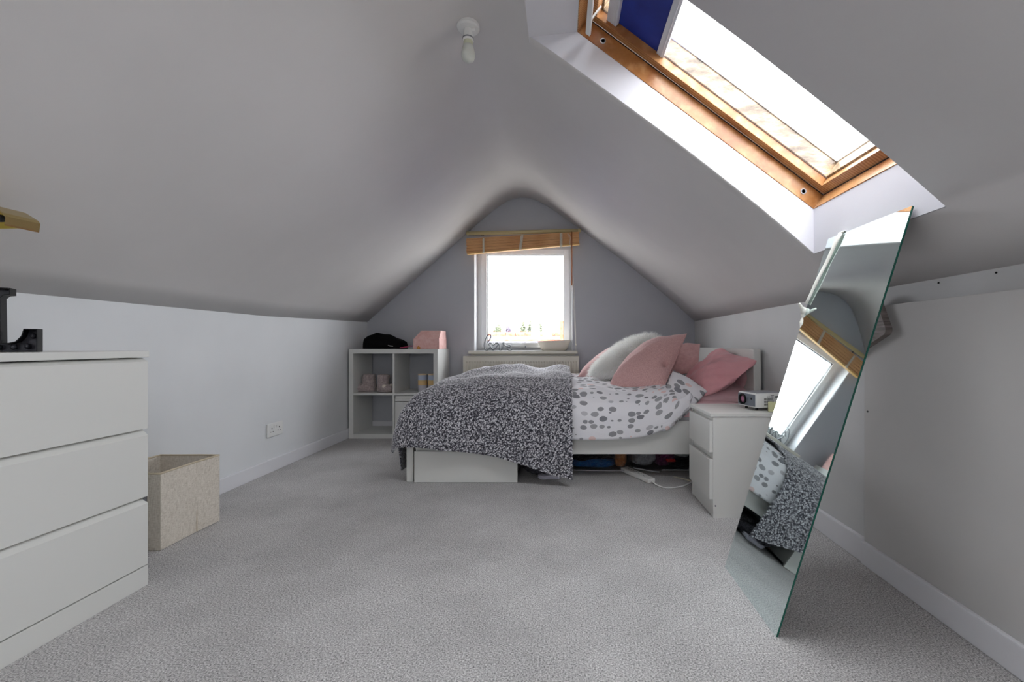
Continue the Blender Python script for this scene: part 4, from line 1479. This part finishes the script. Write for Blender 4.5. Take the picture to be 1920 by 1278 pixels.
# normals
du_ = np.gradient(P3, axis=0); dv2 = np.gradient(P3, axis=1)
nrm3 = np.cross(dv2, du_)
nrm3 /= np.maximum(np.linalg.norm(nrm3, axis=-1, keepdims=True), 1e-9)
if nrm3[na // 4, nb // 2, 2] < 0: nrm3 = -nrm3
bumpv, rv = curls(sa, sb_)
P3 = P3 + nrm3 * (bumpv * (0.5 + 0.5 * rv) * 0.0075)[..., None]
vsA = P3.reshape(-1, 3)
ii, jj = np.meshgrid(np.arange(na), np.arange(nb), indexing='ij')
a0 = (ii * (nb + 1) + jj).ravel()
FA = np.stack([a0, a0 + nb + 1, a0 + nb + 2, a0 + 1], axis=1)
ctr = Vector((-0.45, 3.2, 0.0))
me = bpy.data.meshes.new('fleece_throw')
me.from_pydata((vsA - np.array(ctr)).tolist(), [], FA.tolist())
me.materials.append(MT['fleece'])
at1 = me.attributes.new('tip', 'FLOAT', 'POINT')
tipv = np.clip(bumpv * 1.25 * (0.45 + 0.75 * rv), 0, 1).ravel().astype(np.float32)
at1.data.foreach_set('value', tipv)
me.polygons.foreach_set('use_smooth', [True] * len(me.polygons))
me.update()
th = bpy.data.objects.new('fleece_throw', me); th.location = ctr; C.objects.link(th)
tag(th, 'speckled grey teddy fleece throw over the foot of the bed', 'throw')
m = th.modifiers.new('thickness', 'SOLIDIFY'); m.thickness = 0.010; m.offset = -1 if me.polygons[len(me.polygons) // 3].normal.z > 0 else 1

# ------------------------------------------------------------------ underbed drawer box and things under the bed
ub = thing('underbed_box', 'white storage box pushed under the foot of the bed', 'box', (-0.566, 2.9, 0))
box('front_panel', MT['white_foil'], (-0.866, -0.264, 2.552, 2.568, 0.003, 0.184), ub, 0.001)
q = B().box(-0.85, -0.838, 2.568, 3.2, 0.005, 0.16).box(-0.292, -0.28, 2.568, 3.2, 0.005, 0.16).box(-0.85, -0.28, 3.19, 3.2, 0.005, 0.16).box(-0.85, -0.28, 2.568, 3.2, 0.005, 0.015)
q.build('tray', MT['white_foil'], ub)


def lumpy(name, cx, cy, z0, rx, ry, rz, mat, label, cat, seed=0, amp=0.12, parent=None, p=0.6):
    q = B()
    seg, rings = 48, 26
    vs, fs = [], []
    for i in range(rings + 1):
        th_ = math.pi * i / rings
        for j in range(seg):
            an = 2 * math.pi * j / seg
            cz, sz = math.cos(th_), math.sin(th_)
            def sg(v_, e): return math.copysign(abs(v_) ** e, v_)
            X = sg(sz, p) * sg(math.cos(an), p); Y_ = sg(sz, p) * sg(math.sin(an), p); Z = -sg(cz, p)
            w = 1 + amp * fbm(X * 1.6 + Z, Y_ * 1.6 - Z, seed) * 0.5
            vs.append((cx + rx * X * w, cy + ry * Y_ * w, z0 + max(0.0, rz + rz * Z * (w if Z > 0 else 1))))
    for i in range(rings):
        for j in range(seg):
            k2 = (j + 1) % seg
            fs.append([i * seg + j, i * seg + k2, (i + 1) * seg + k2, (i + 1) * seg + j])
    q.add(vs, fs)
    o = q.build(name, mat, parent, smooth=True)
    if parent is None: tag(o, label, cat)
    return o


# plastic film
k = M('clear_plastic_film', '#ffffff')
tr = k.n('BsdfTransparent'); tr.inputs[0].default_value = (0.86, 0.87, 0.89, 1)
gl = k.n('BsdfGlossy'); gl.inputs['Roughness'].default_value = 0.12
lw = k.n('LayerWeight'); lw.inputs[0].default_value = 0.25
nz = k.noise(18, 4, 0.6, k.coord()); bp = k.n('Bump'); bp.inputs['Strength'].default_value = 1.0; bp.inputs['Distance'].default_value = 0.03
k.l(nz.outputs[0], bp.inputs['Height']); k.l(bp.outputs[0], gl.inputs['Normal']); k.l(bp.outputs[0], lw.inputs['Normal'])
ms = k.n('MixShader'); k.l(lw.outputs['Facing'], ms.inputs[0]); k.l(tr.outputs[0], ms.inputs[1]); k.l(gl.outputs[0], ms.inputs[2])
k.l(ms.outputs[0], k.out.inputs[0])
MT['film'] = k.m


def cloth(name, c, c2): return fabric(name, c, c2, 30, 0.8, 0.8, 0.1, 0.02)


g1 = thing('storage_bag', 'clear plastic bag with blue and brown clothes under the bed rail', 'bag', (0.22, 2.95, 0))
lumpy('dark_clothes', 0.17, 2.99, 0.012, 0.19, 0.17, 0.066, cloth('black_clothes', '#0c0c10', '#1c1c22'), None, None, 1, 0.10, g1)
lumpy('blue_clothes', 0.19, 2.90, 0.012, 0.16, 0.10, 0.030, cloth('blue_clothes', '#1c4a80', '#2a6aa8'), None, None, 2, 0.12, g1)
lumpy('brown_clothes', 0.375, 2.90, 0.012, 0.040, 0.10, 0.062, cloth('brown_clothes', '#9a5a30', '#c98a58'), None, None, 3, 0.12, g1)
lumpy('film', 0.215, 2.96, 0.004, 0.225, 0.20, 0.077, MT['film'], None, None, 4, 0.05, g1, 0.35)
q = B().tube(spline([(-0.01, 2.755, 0.022), (0.10, 2.75, 0.018), (0.25, 2.748, 0.016), (0.41, 2.752, 0.014)]), 0.003, 6); q.build('zip_edge', plain('pale_zip_tape', '#b9b4bb', 0.6), g1)
g2 = thing('storage_bag', 'clear plastic bag with purple and red things beside the nightstand', 'bag', (0.66, 2.95, 0))
lumpy('grey_clothes', 0.53, 2.95, 0.012, 0.08, 0.12, 0.068, cloth('light_grey_clothes', '#8e8f92', '#b5b5b8'), None, None, 5, 0.12, g2)
lumpy('purple_clothes', 0.665, 2.95, 0.012, 0.065, 0.12, 0.062, cloth('purple_clothes', '#3d1230', '#7c2c5c'), None, None, 6, 0.2, g2)
lumpy('red_cloth', 0.70, 2.86, 0.045, 0.035, 0.03, 0.012, cloth('red_cloth', '#c01c1c', '#e03030'), None, None, 7, 0.2, g2)
lumpy('white_toy', 0.79, 2.90, 0.06, 0.055, 0.05, 0.038, cloth('pale_plush', '#b9bfbd', '#dfe3e1'), None, None, 8, 0.08, g2, 1.0)
lumpy('red_tag', 0.765, 2.845, 0.120, 0.020, 0.012, 0.012, cloth('red_tag', '#d02020', '#e02828'), None, None, 9, 0.1, g2)
lumpy('black_clothes', 0.76, 2.96, 0.006, 0.12, 0.13, 0.035, cloth('black_cloth_2', '#08080a', '#141418'), None, None, 10, 0.12, g2)
lumpy('film', 0.64, 2.95, 0.003, 0.205, 0.20, 0.079, MT['film'], None, None, 11, 0.05, g2, 0.35)
q = B().tube(spline([(0.45, 2.78, 0.024), (0.56, 2.72, 0.020), (0.60, 2.715, 0.018)]), 0.004, 6).tube(spline([(0.62, 2.74, 0.022), (0.72, 2.745, 0.022), (0.84, 2.74, 0.02)]), 0.003, 6)
q.build('zip_edge', plain('grey_zip_tape', '#aeb0b4', 0.6), g2)
lumpy('dark_blanket', -0.10, 2.80, 0.002, 0.15, 0.16, 0.06, fabric('dark_speckled_fleece', '#121116', '#6d6a74', 90, 0.95, 0.9, 0.1, 0.012), 'bunched dark speckled blanket under the bed beside the white box', 'blanket', 12, 0.2)
lumpy('plastic_wrapper', -0.08, 2.63, 0.001, 0.06, 0.025, 0.014, plain('pale_lilac_plastic', '#c5c2cf', 0.3), 'crumpled pale wrapper on the carpet under the throw hem', 'wrapper', 13, 0.35)

# extension lead
ps = thing('extension_lead', 'white extension lead lying half under the bed', 'extension lead', (0.45, 2.65, 0))
pA, pB = at(1170, 881, 2.80), at(1222, 903, 2.55)
pA.z = pB.z = 0.0
d = (pB - pA); L = d.length; an = math.atan2(d.y, d.x)
mm = Matrix.Translation(pA) @ Matrix.Rotation(an, 4, 'Z')
q = B().box(0, L, -0.027, 0.027, 0.001, 0.026, 0, mm, bev=0.006); q.build('socket_bar', MT['white_plastic'], ps)
for i in range(4):
    q = B()
    x = 0.05 + i * (L - 0.08) / 4
    q.box(x, x + 0.004, -0.004, 0.004, 0.0255, 0.0265, 0, mm); q.box(x + 0.02, x + 0.024, -0.010, -0.004, 0.0255, 0.0265, 0, mm); q.box(x + 0.02, x + 0.024, 0.004, 0.010, 0.0255, 0.0265, 0, mm)
    q.build('socket_holes', MT['rubber'], ps)
e0 = pB + Vector((0.004, -0.006, 0.012))
q = B().tube(spline([e0 - (d.normalized() * 0.02), e0, at(1232, 909, 2.50), at(1250, 914.5, 2.46), at(1275, 912, 2.475), at(1290, 907, 2.52), at(1302, 900, 2.58)]), 0.0042, 8)
for i, p in enumerate(q.v): p.z = max(p.z, 0.001) if p.z > -0.05 else p.z
q.build('cable', MT['white_plastic'], ps, smooth=True)
q = B().tube(spline([at(1240, 896, 2.66), at(1260, 894, 2.68), at(1278, 896.5, 2.62), at(1300, 903, 2.56)]), 0.004, 8)
tag(q.build('loose_cable', plain('cream_cable', '#cfc9b4', 0.5), smooth=True), 'cream cable end behind the white extension lead', 'cable')

# ------------------------------------------------------------------ nightstand
NX0, NX1, NY0, NY1, NH = 0.702, 1.085, 2.04, 2.372, 0.488
ns_ = thing('nightstand', 'white two-drawer nightstand at the head of the bed', 'nightstand', ((NX0 + NX1) / 2, 2.2, 0))
q = B().box(NX0, NX1, NY0, NY0 + 0.016, 0, 0.47).box(NX0, NX1, NY1 - 0.016, NY1, 0, 0.47).box(NX1 - 0.006, NX1, NY0 + .016, NY1 - .016, 0.02, 0.47)
q.box(NX0 + 0.02, NX1 - .01, NY0 + .016, NY1 - .016, 0.06, 0.44).box(NX0 + 0.004, NX0 + 0.02, NY0 + .016, NY1 - .016, 0.0, 0.47)
q.build('carcass', MT['white_foil'], ns_)
box('top', MT['white_foil'], (NX0 - 0.014, NX1 + 0.002, NY0 - 0.004, NY1 + 0.003, 0.472, NH), ns_, 0.002)
for z0, z1 in ((0.085, 0.271), (0.304, 0.452)):
    box('drawer', MT['white_foil'], (NX0 - 0.016, NX0 + 0.001, NY0 + 0.004, NY1 - 0.002, z0, z1), ns_, 0.0015)
q = B().lathe([(0.0001, -0.0015), (0.004, -0.0012), (0.004, 0.001)], (at(1341.5, 948, NY0).x, NY0, at(1341.5, 948, NY0).z), 14, axis='Y'); q.build('screw_cap', MT['steel'], ns_)

# projector
an = math.radians(-38)
pcx, pcy, pz0 = 0.985, 2.20, NH
pj = thing('projector', 'small white projector with grey lens face on the nightstand', 'projector', (pcx, pcy, pz0))
# local x: along the long white side (to the right/back), local y: depth; lens face looks to local -x
u_dir = Vector((0.93, 0.10, 0)).normalized()
# front face (lens) spans from near-left corner to back-left corner
Pn = at(1416, 757, 2.10); Pl = at(1383, 750, 2.235)
Pn.z = Pl.z = 0
side_d = (Pl - Pn); wdt = side_d.length; side_d.normalize()
long_d = Vector((-side_d.y, side_d.x, 0))
if long_d.x < 0: long_d = -long_d
mj = Matrix(((long_d.x, side_d.x, 0, Pn.x), (long_d.y, side_d.y, 0, Pn.y), (0, 0, 1, pz0), (0, 0, 0, 1)))
LJ = 0.165
b0, b1_ = 0.014, 0.084
q = B().box(0.004, LJ, 0, wdt, b0, b1_, 0, mj, bev=0.008); body = q.build('housing', MT['white_plastic'], pj, smooth=True, angle=40)
q = B().box(0.012, LJ - .008, 0.008, wdt - .008, b1_ - 0.0005, b1_ + 0.0015, 0, mj, bev=0.0006); q.build('top_panel', plain('mid_grey_plastic', '#8d8f96', 0.4), pj)
MT['lens_grey'] = plain('slate_grey_plastic', '#6c727c', 0.4)
q = B().box(-0.001, 0.007, 0.006, wdt - 0.004, b0 + 0.006, b1_ - 0.006, 0, mj, bev=0.003); fpn = q.build('front_panel', MT['lens_grey'], pj)
def jl(x, y, z): return mj @ Vector((x, y, z))
R_ = Matrix(((long_d.x, side_d.x, 0), (long_d.y, side_d.y, 0), (0, 0, 1)))
lc = wdt * 0.68; zc_ = (b0 + b1_) / 2
q = B().lathe([(0.027, 0.001), (0.027, -0.006), (0.021, -0.006), (0.019, 0.0005)], (0, 0, 0), 32, axis='X'); q.v = [jl(p.x - 0.001, p.y + lc, p.z + zc_) for p in q.v]; q.build('lens_ring', MT['black'], pj, smooth=True, angle=40)
q = B().lathe([(0.0001, -0.0045), (0.010, -0.003), (0.019, 0.0)], (0, 0, 0), 28, axis='X'); q.v = [jl(p.x - 0.0012, p.y + lc, p.z + zc_) for p in q.v]; q.build('lens', plain('coated_lens', '#a66a86', 0.05), pj, smooth=True)
q = B().lathe([(0.0001, -0.0012), (0.005, -0.001), (0.005, 0.001)], (0, 0, 0), 16, axis='X'); q.v = [jl(p.x - 0.0012, p.y + wdt * 0.2, p.z + zc_ + .008) for p in q.v]; q.build('sensor', MT['black'], pj)
q = B()
for r in range(3):
    for c in range(9):
        q.box(0.050 + c * 0.0052, 0.0525 + c * 0.0052, -0.0006, 0.001, b0 + 0.012 + r * 0.013, b0 + 0.021 + r * 0.013, 0, mj)
q.box(0.085, 0.103, -0.0006, 0.001, b1_ - 0.012, b1_ - 0.010, 0, mj).box(0.089, 0.099, -0.0006, 0.001, b1_ - 0.019, b1_ - 0.0155, 0, mj)
q.box(0.110, 0.150, -0.0006, 0.001, b1_ - 0.022, b1_ - 0.014, 0, mj)
q.build('vents', MT['rubber'], pj)
q = B()
for c in (0.064, 0.074):
    for p in [0]: q.box(c, c + 0.004, -0.0006, 0.001, b1_ - 0.018, b1_ - 0.014, 0, mj)
q.build('buttons', MT['black'], pj)
for (x, y) in ((0.03, 0.03), (0.14, 0.02), (0.03, wdt - 0.03), (0.14, wdt - 0.03)):
    q = B().lathe([(0.006, 0.0), (0.007, 0.003), (0.005, 0.015)], (0, 0, 0), 14); q.v = [jl(p.x + x, p.y + y, p.z) for p in q.v]; q.build('foot', MT['rubber'], pj)

# candle
k = M('candle_glass', '#ffffff')
tr = k.n('BsdfTransparent'); gl = k.n('BsdfGlossy'); gl.inputs['Roughness'].default_value = 0.02
lw_ = k.n('LayerWeight'); lw_.inputs[0].default_value = 0.5
pw_ = k.n('Math', operation='POWER'); pw_.inputs[1].default_value = 5.0; k.l(lw_.outputs['Facing'], pw_.inputs[0])
fr = k.n('Math', operation='MULTIPLY_ADD'); fr.inputs[1].default_value = 0.8; fr.inputs[2].default_value = 0.04; k.l(pw_.outputs[0], fr.inputs[0])
ms = k.n('MixShader'); k.l(fr.outputs[0], ms.inputs[0]); k.l(tr.outputs[0], ms.inputs[1]); k.l(gl.outputs[0], ms.inputs[2]); k.l(ms.outputs[0], k.out.inputs[0])
cc = at(1449.5, 764, 2.085)
cd = thing('candle', 'pale yellow candle in a small glass on the nightstand', 'candle', (cc.x, 2.085, NH))
q = B().lathe([(0.0215, 0.002), (0.0225, 0.046), (0.0001, 0.045)], (cc.x, 2.085, NH), 28); q.build('wax', plain('pale_yellow_wax', '#e3e3ae', 0.5), cd, smooth=True, angle=40)
q = B().lathe([(0.023, 0.0), (0.0245, 0.072), (0.0238, 0.072), (0.0224, 0.003), (0.0001, 0.001)], (cc.x, 2.085, NH), 28); q.build('glass_jar', k.m, cd, smooth=True, angle=50)
q = B().tube([(cc.x, 2.085, NH + 0.045), (cc.x + .001, 2.085, NH + 0.053)], 0.001, 6); q.build('wick', MT['rubber'], cd)

# ------------------------------------------------------------------ leaning mirror
MA, MB_, MC, MD = Vector((0.590, 1.210, 0.0)), Vector((0.590, 1.593, 0.0)), Vector((0.967, 1.593, 1.193)), Vector((0.967, 1.210, 1.193))
up = (MC - MB_).normalized(); nm_ = Vector((-up.z, 0, up.x))     # faces left and up
mr_ = thing('mirror', 'frameless tall mirror leaning right against the skylight reveal', 'mirror', (0.6, 1.40, 0))
tk = 0.006
off = Vector((0, 0, 0.0))
q = B()
b8 = [MA, MB_, MC, MD]
bk = [p - nm_ * tk + Vector((0, 0, 0.0)) for p in b8]
bk[0] = Vector((bk[0].x, bk[0].y, max(0.0, bk[0].z))); bk[1] = Vector((bk[1].x, bk[1].y, max(0.0, bk[1].z)))
q.add(b8 + bk, [(0, 1, 2, 3)], 0)
q.f += [[4, 7, 6, 5]]; q.mi += [2]
for i in range(4):
    j = (i + 1) % 4
    q.f.append([i, j, 4 + j, 4 + i]); q.mi.append(1)
q.build('mirror_glass', [MT['mirror'], MT['mirror_edge'], MT['mirror_back']], mr_)

# white ribbon tied round the mirror
MT['ribbon'] = fabric('white_satin_ribbon', '#dcdcd2', '#ecece4', 12, 0.5, 0.3, 0.1, 0.01)
rb = thing('ribbon', 'white ribbon draped over the top of the mirror and knotted at its edge', 'ribbon', (0.93, 1.56, 1.1))
r0 = Vector((0.967, 1.512, 1.193)) + nm_ * 0.005; r1 = Vector((0.892, 1.592, 0.955)) + nm_ * 0.006
def strip(pts, ws, nrm, name, parent, th=0.0012, curl=0.006):
    """flat band through pts with widths ws, gently curled"""
    vs, fs = [], []
    n_c = 7
    for i, p in enumerate(pts):
        t = (pts[min(i + 1, len(pts) - 1)] - pts[max(0, i - 1)]).normalized()
        n0 = nrm[i] if isinstance(nrm, list) else nrm
        sdir = t.cross(n0).normalized()
        n1_ = sdir.cross(t).normalized()
        for c in range(n_c):
            w = (c / (n_c - 1) - 0.5)
            vs.append(p + sdir * w * ws[i] + n1_ * (curl * (1 - 4 * w * w)))
    for i in range(len(pts) - 1):
        for c in range(n_c - 1):
            fs.append([i * n_c + c, i * n_c + c + 1, (i + 1) * n_c + c + 1, (i + 1) * n_c + c])
    q = B(); q.add(vs, fs)
    o = q.build(name, MT['ribbon'], parent, smooth=True)
    m = o.modifiers.new('thickness', 'SOLIDIFY'); m.thickness = th
    return o
pts = [r0.lerp(r1, i / 12) + nm_ * 0.001 * math.sin(i) for i in range(13)]
strip(pts, [0.024 - 0.008 * (i / 12) for i in range(13)], nm_, 'band', rb)
r0b = Vector((0.967, 1.512, 1.193))
pts = [r0, r0b + up * 0.006 + nm_ * 0.002, r0b + up * 0.006 - nm_ * 0.008, r0b - up * 0.03 - nm_ * 0.010, r0b - up * 0.10 - nm_ * 0.011 + Vector((0, 0.03, 0))]
strip(pts, [0.024] * 5, [nm_, up + nm_, up - nm_, -nm_, -nm_], 'back_band', rb, curl=0.002)
kn = Vector((0.885, 1.596, 0.930)) + nm_ * 0.006
q = B().ball(kn, 0.011, 0.011, 0.014); q.ball(kn + Vector((0, .003, -0.016)), 0.008, 0.008, 0.012); q.build('knot', MT['ribbon'], rb, smooth=True)
def P2(px, py): return at(px, py, 1.60)
for nm2, pl, ws in (('tail', [(1509, 588), (1505, 580), (1498, 568)], [0.012, 0.014, 0.008]),
                    ('tail', [(1510, 590), (1518, 584), (1529, 576)], [0.010, 0.016, 0.012]),
                    ('tail', [(1510, 588), (1514, 580), (1520, 574)], [0.010, 0.012, 0.006]),
                    ('loop', [(1508, 592), (1505, 604), (1503, 618)], [0.012, 0.022, 0.008])):
    pts = spline([at(x, y, 1.598 if i == 0 else 1.590) for i, (x, y) in enumerate(pl)], 4)
    wss = list(np.interp(np.linspace(0, 2, len(pts)), [0, 1, 2], ws))
    strip(pts, wss, Vector((-0.6, -0.8, 0.1)).normalized(), nm2, rb, curl=0.003)

# wooden plaque on the eaves boarding behind the mirror
pc = Vector((PX - 0.012, 1.474, 0.8496))
d1 = Vector((0, 0.586, 0.81)); d2 = Vector((0, 0.81, -0.586))
d2 = Vector((0, 0.938, -0.347)); d1 = Vector((0, 0.347, 0.938)) * 1.0
d1 = Vector((0, 0.50, 0.866)); d2 = Vector((0, 0.866, -0.50)); d2 = Vector((0, 0.90, -0.42)); d1 = Vector((0, 0.42, 0.90))
def rrect(w, h, r, nseg=6):
    out = []
    for cx_, cy_, a0_ in ((w - r, h - r, 0), (r, h - r, 90), (r, r, 180), (w - r, r, 270)):
        for i in range(nseg + 1):
            a = math.radians(a0_ + 90 * i / nseg)
            out.append((cx_ + r * math.cos(a), cy_ + r * math.sin(a)))
    return out
k = M('weathered_grey_wood', '#7a6f6b', 0.6)
v = k.coord(scale=(4, 4, 40)); k.color(k.ramp(k.noise(3, 4, 0.6, v).outputs[0], [(0.3, '#5b504d'), (0.7, '#978d88')]))
poly = [pc + d2 * a + d1 * c for a, c in rrect(0.22, 0.15, 0.02)]
q = B().prism([(0, p.y, p.z) for p in poly], (PX - 0.024, 0, 0), (PX, 0, 0))
tag(q.build('wooden_plaque', k.m), 'small grey wooden board on the wall, its corner showing behind the mirror', 'board')

# ------------------------------------------------------------------ outside: roof with red ridge, trees, chimney
k = M('slate_roof_tiles', '#8a8896', 0.7)
br = k.n('TexBrick'); br.inputs['Scale'].default_value = 1.0
br.inputs['Color1'].default_value = srgb('#545266'); br.inputs['Color2'].default_value = srgb('#656376'); br.inputs['Mortar'].default_value = srgb('#6d6a78')
br.inputs['Brick Width'].default_value = 0.3; br.inputs['Row Height'].default_value = 0.2; br.inputs['Mortar Size'].default_value = 0.012
k.l(k.coord('Object'), br.inputs['Vector']); k.color(br.outputs[0])
ro = thing('neighbour_roof', 'neighbouring grey tiled roof with red ridge outside the gable window', 'roof', (-1, 16, -2))
zr = H + 20.0 * 16 / F
q = B().add([(-7, 12.5, zr - 2.4), (5, 12.5, zr - 2.4), (5, 16, zr - 0.0), (-7, 16, zr)], [(0, 1, 2, 3)]); q.box(-7, 5, 13, 16.2, -4, zr - 2.2)
q.build('slope', k.m, ro)
bounce_ground = B().box(-90, 90, -90, 90, -4.05, -4.0)
tag(bounce_ground.build('floor_outside', fabric('pale_bounce_ground', '#a19e98', '#aeaba5', 1.5, 0.9, 0.1, 0)), kind='structure').name = 'trim_40'
MT['terracotta'] = fabric('terracotta', '#a4553f', '#c47a62', 8, 0.8, 0.1, 0)
q = B()
for i in range(34):
    x = -7 + i * 0.353
    q.lathe([(0.11, 0), (0.125, 0.33), (0.11, 0.34)], (x, 15.98, zr - 0.06), 12, axis='X')
q.build('ridge_tiles', MT['terracotta'], ro, smooth=True, angle=40)
q = B().box(-7, 5, 15.6, 15.7, zr - 0.36, zr - 0.22); q.build('ridge_course', MT['terracotta'], ro)
ch = at(1056, 637, 15.0)
chm = thing('chimney', 'red brick chimney at the right edge of the gable window view', 'chimney', (ch.x, 15, zr - 1.2))
q = B().box(ch.x - 0.11, ch.x + 0.5, 14.7, 15.3, zr - 1.2, at(1056, 601, 15).z); q.build('stack', MT['terracotta'], chm)
q = B().lathe([(0.1, 0), (0.08, 0.3)], (ch.x + 0.2, 15, at(1056, 601, 15).z), 14); q.build('chimney_pot', MT['terracotta'], chm)
MT['leaf'] = fabric('green_foliage', '#6f7663', '#8b917a', 3, 0.8, 0.2, 0)
MT['leaf2'] = fabric('purple_brown_foliage', '#6b6470', '#8a8390', 3, 0.8, 0.2, 0)
MT['bark'] = plain('grey_bark', '#6b5f52', 0.9)


def tree(px, pyt, w, Y, mat, label, sd):
    rnd = random.Random(sd)
    base = at(px, 640, Y)
    topz = at(px, pyt, Y).z
    root = thing('tree', label, 'tree', (base.x, Y, -3.0), 'trees beyond the roof')
    q = B().tube([(base.x, Y, -3), (base.x + .1, Y, topz - 0.6)], [0.16, 0.05], 8); q.build('trunk', MT['bark'], root)
    vs, fs = [], []
    hh = (topz - (H - 0.5)) / 2; cz = topz - hh
    ww = w * Y / F / 2 * 1.9
    for i in range(1500):
        a = rnd.uniform(0, 2 * math.pi); c = rnd.uniform(-1, 1); r = rnd.random() ** 0.45
        ss = math.sqrt(1 - c * c)
        lob = 1 + 0.25 * math.sin(3 * a + sd) * math.cos(4 * c + sd)
        p = Vector((base.x + ww * r * ss * math.cos(a) * lob * (1.1 - 0.5 * max(0, c)), Y + ww * r * ss * math.sin(a), cz + hh * c * r * (0.9 + .1 * lob)))
        d1_ = Vector((rnd.uniform(-1, 1), rnd.uniform(-1, 1), rnd.uniform(-1, 1))).normalized() * 0.07
        d2_ = d1_.cross(Vector((rnd.uniform(-1, 1), rnd.uniform(-1, 1), rnd.uniform(-1, 1)))).normalized() * 0.05
        k_ = len(vs)
        vs += [p - d1_, p + d2_, p + d1_, p - d2_]; fs.append([k_, k_ + 1, k_ + 2, k_ + 3])
    q = B(); q.add(vs, fs); q.build('crown', mat, root, weld=False)


tree(934, 606, 13, 24, MT['leaf'], 'broad green tree at the left beyond the roof', 1)
tree(953, 609, 9, 26, MT['leaf2'], 'purple-brown tree right of the broad green tree', 2)
tree(981, 603, 6.5, 26, MT['leaf'], 'leftmost of the three narrow green trees beyond the roof', 3)
tree(995, 601, 6.5, 26, MT['leaf'], 'middle of the three narrow green trees beyond the roof', 4)
tree(1012, 603, 7.5, 26, MT['leaf'], 'rightmost of the three narrow green trees beyond the roof', 5)
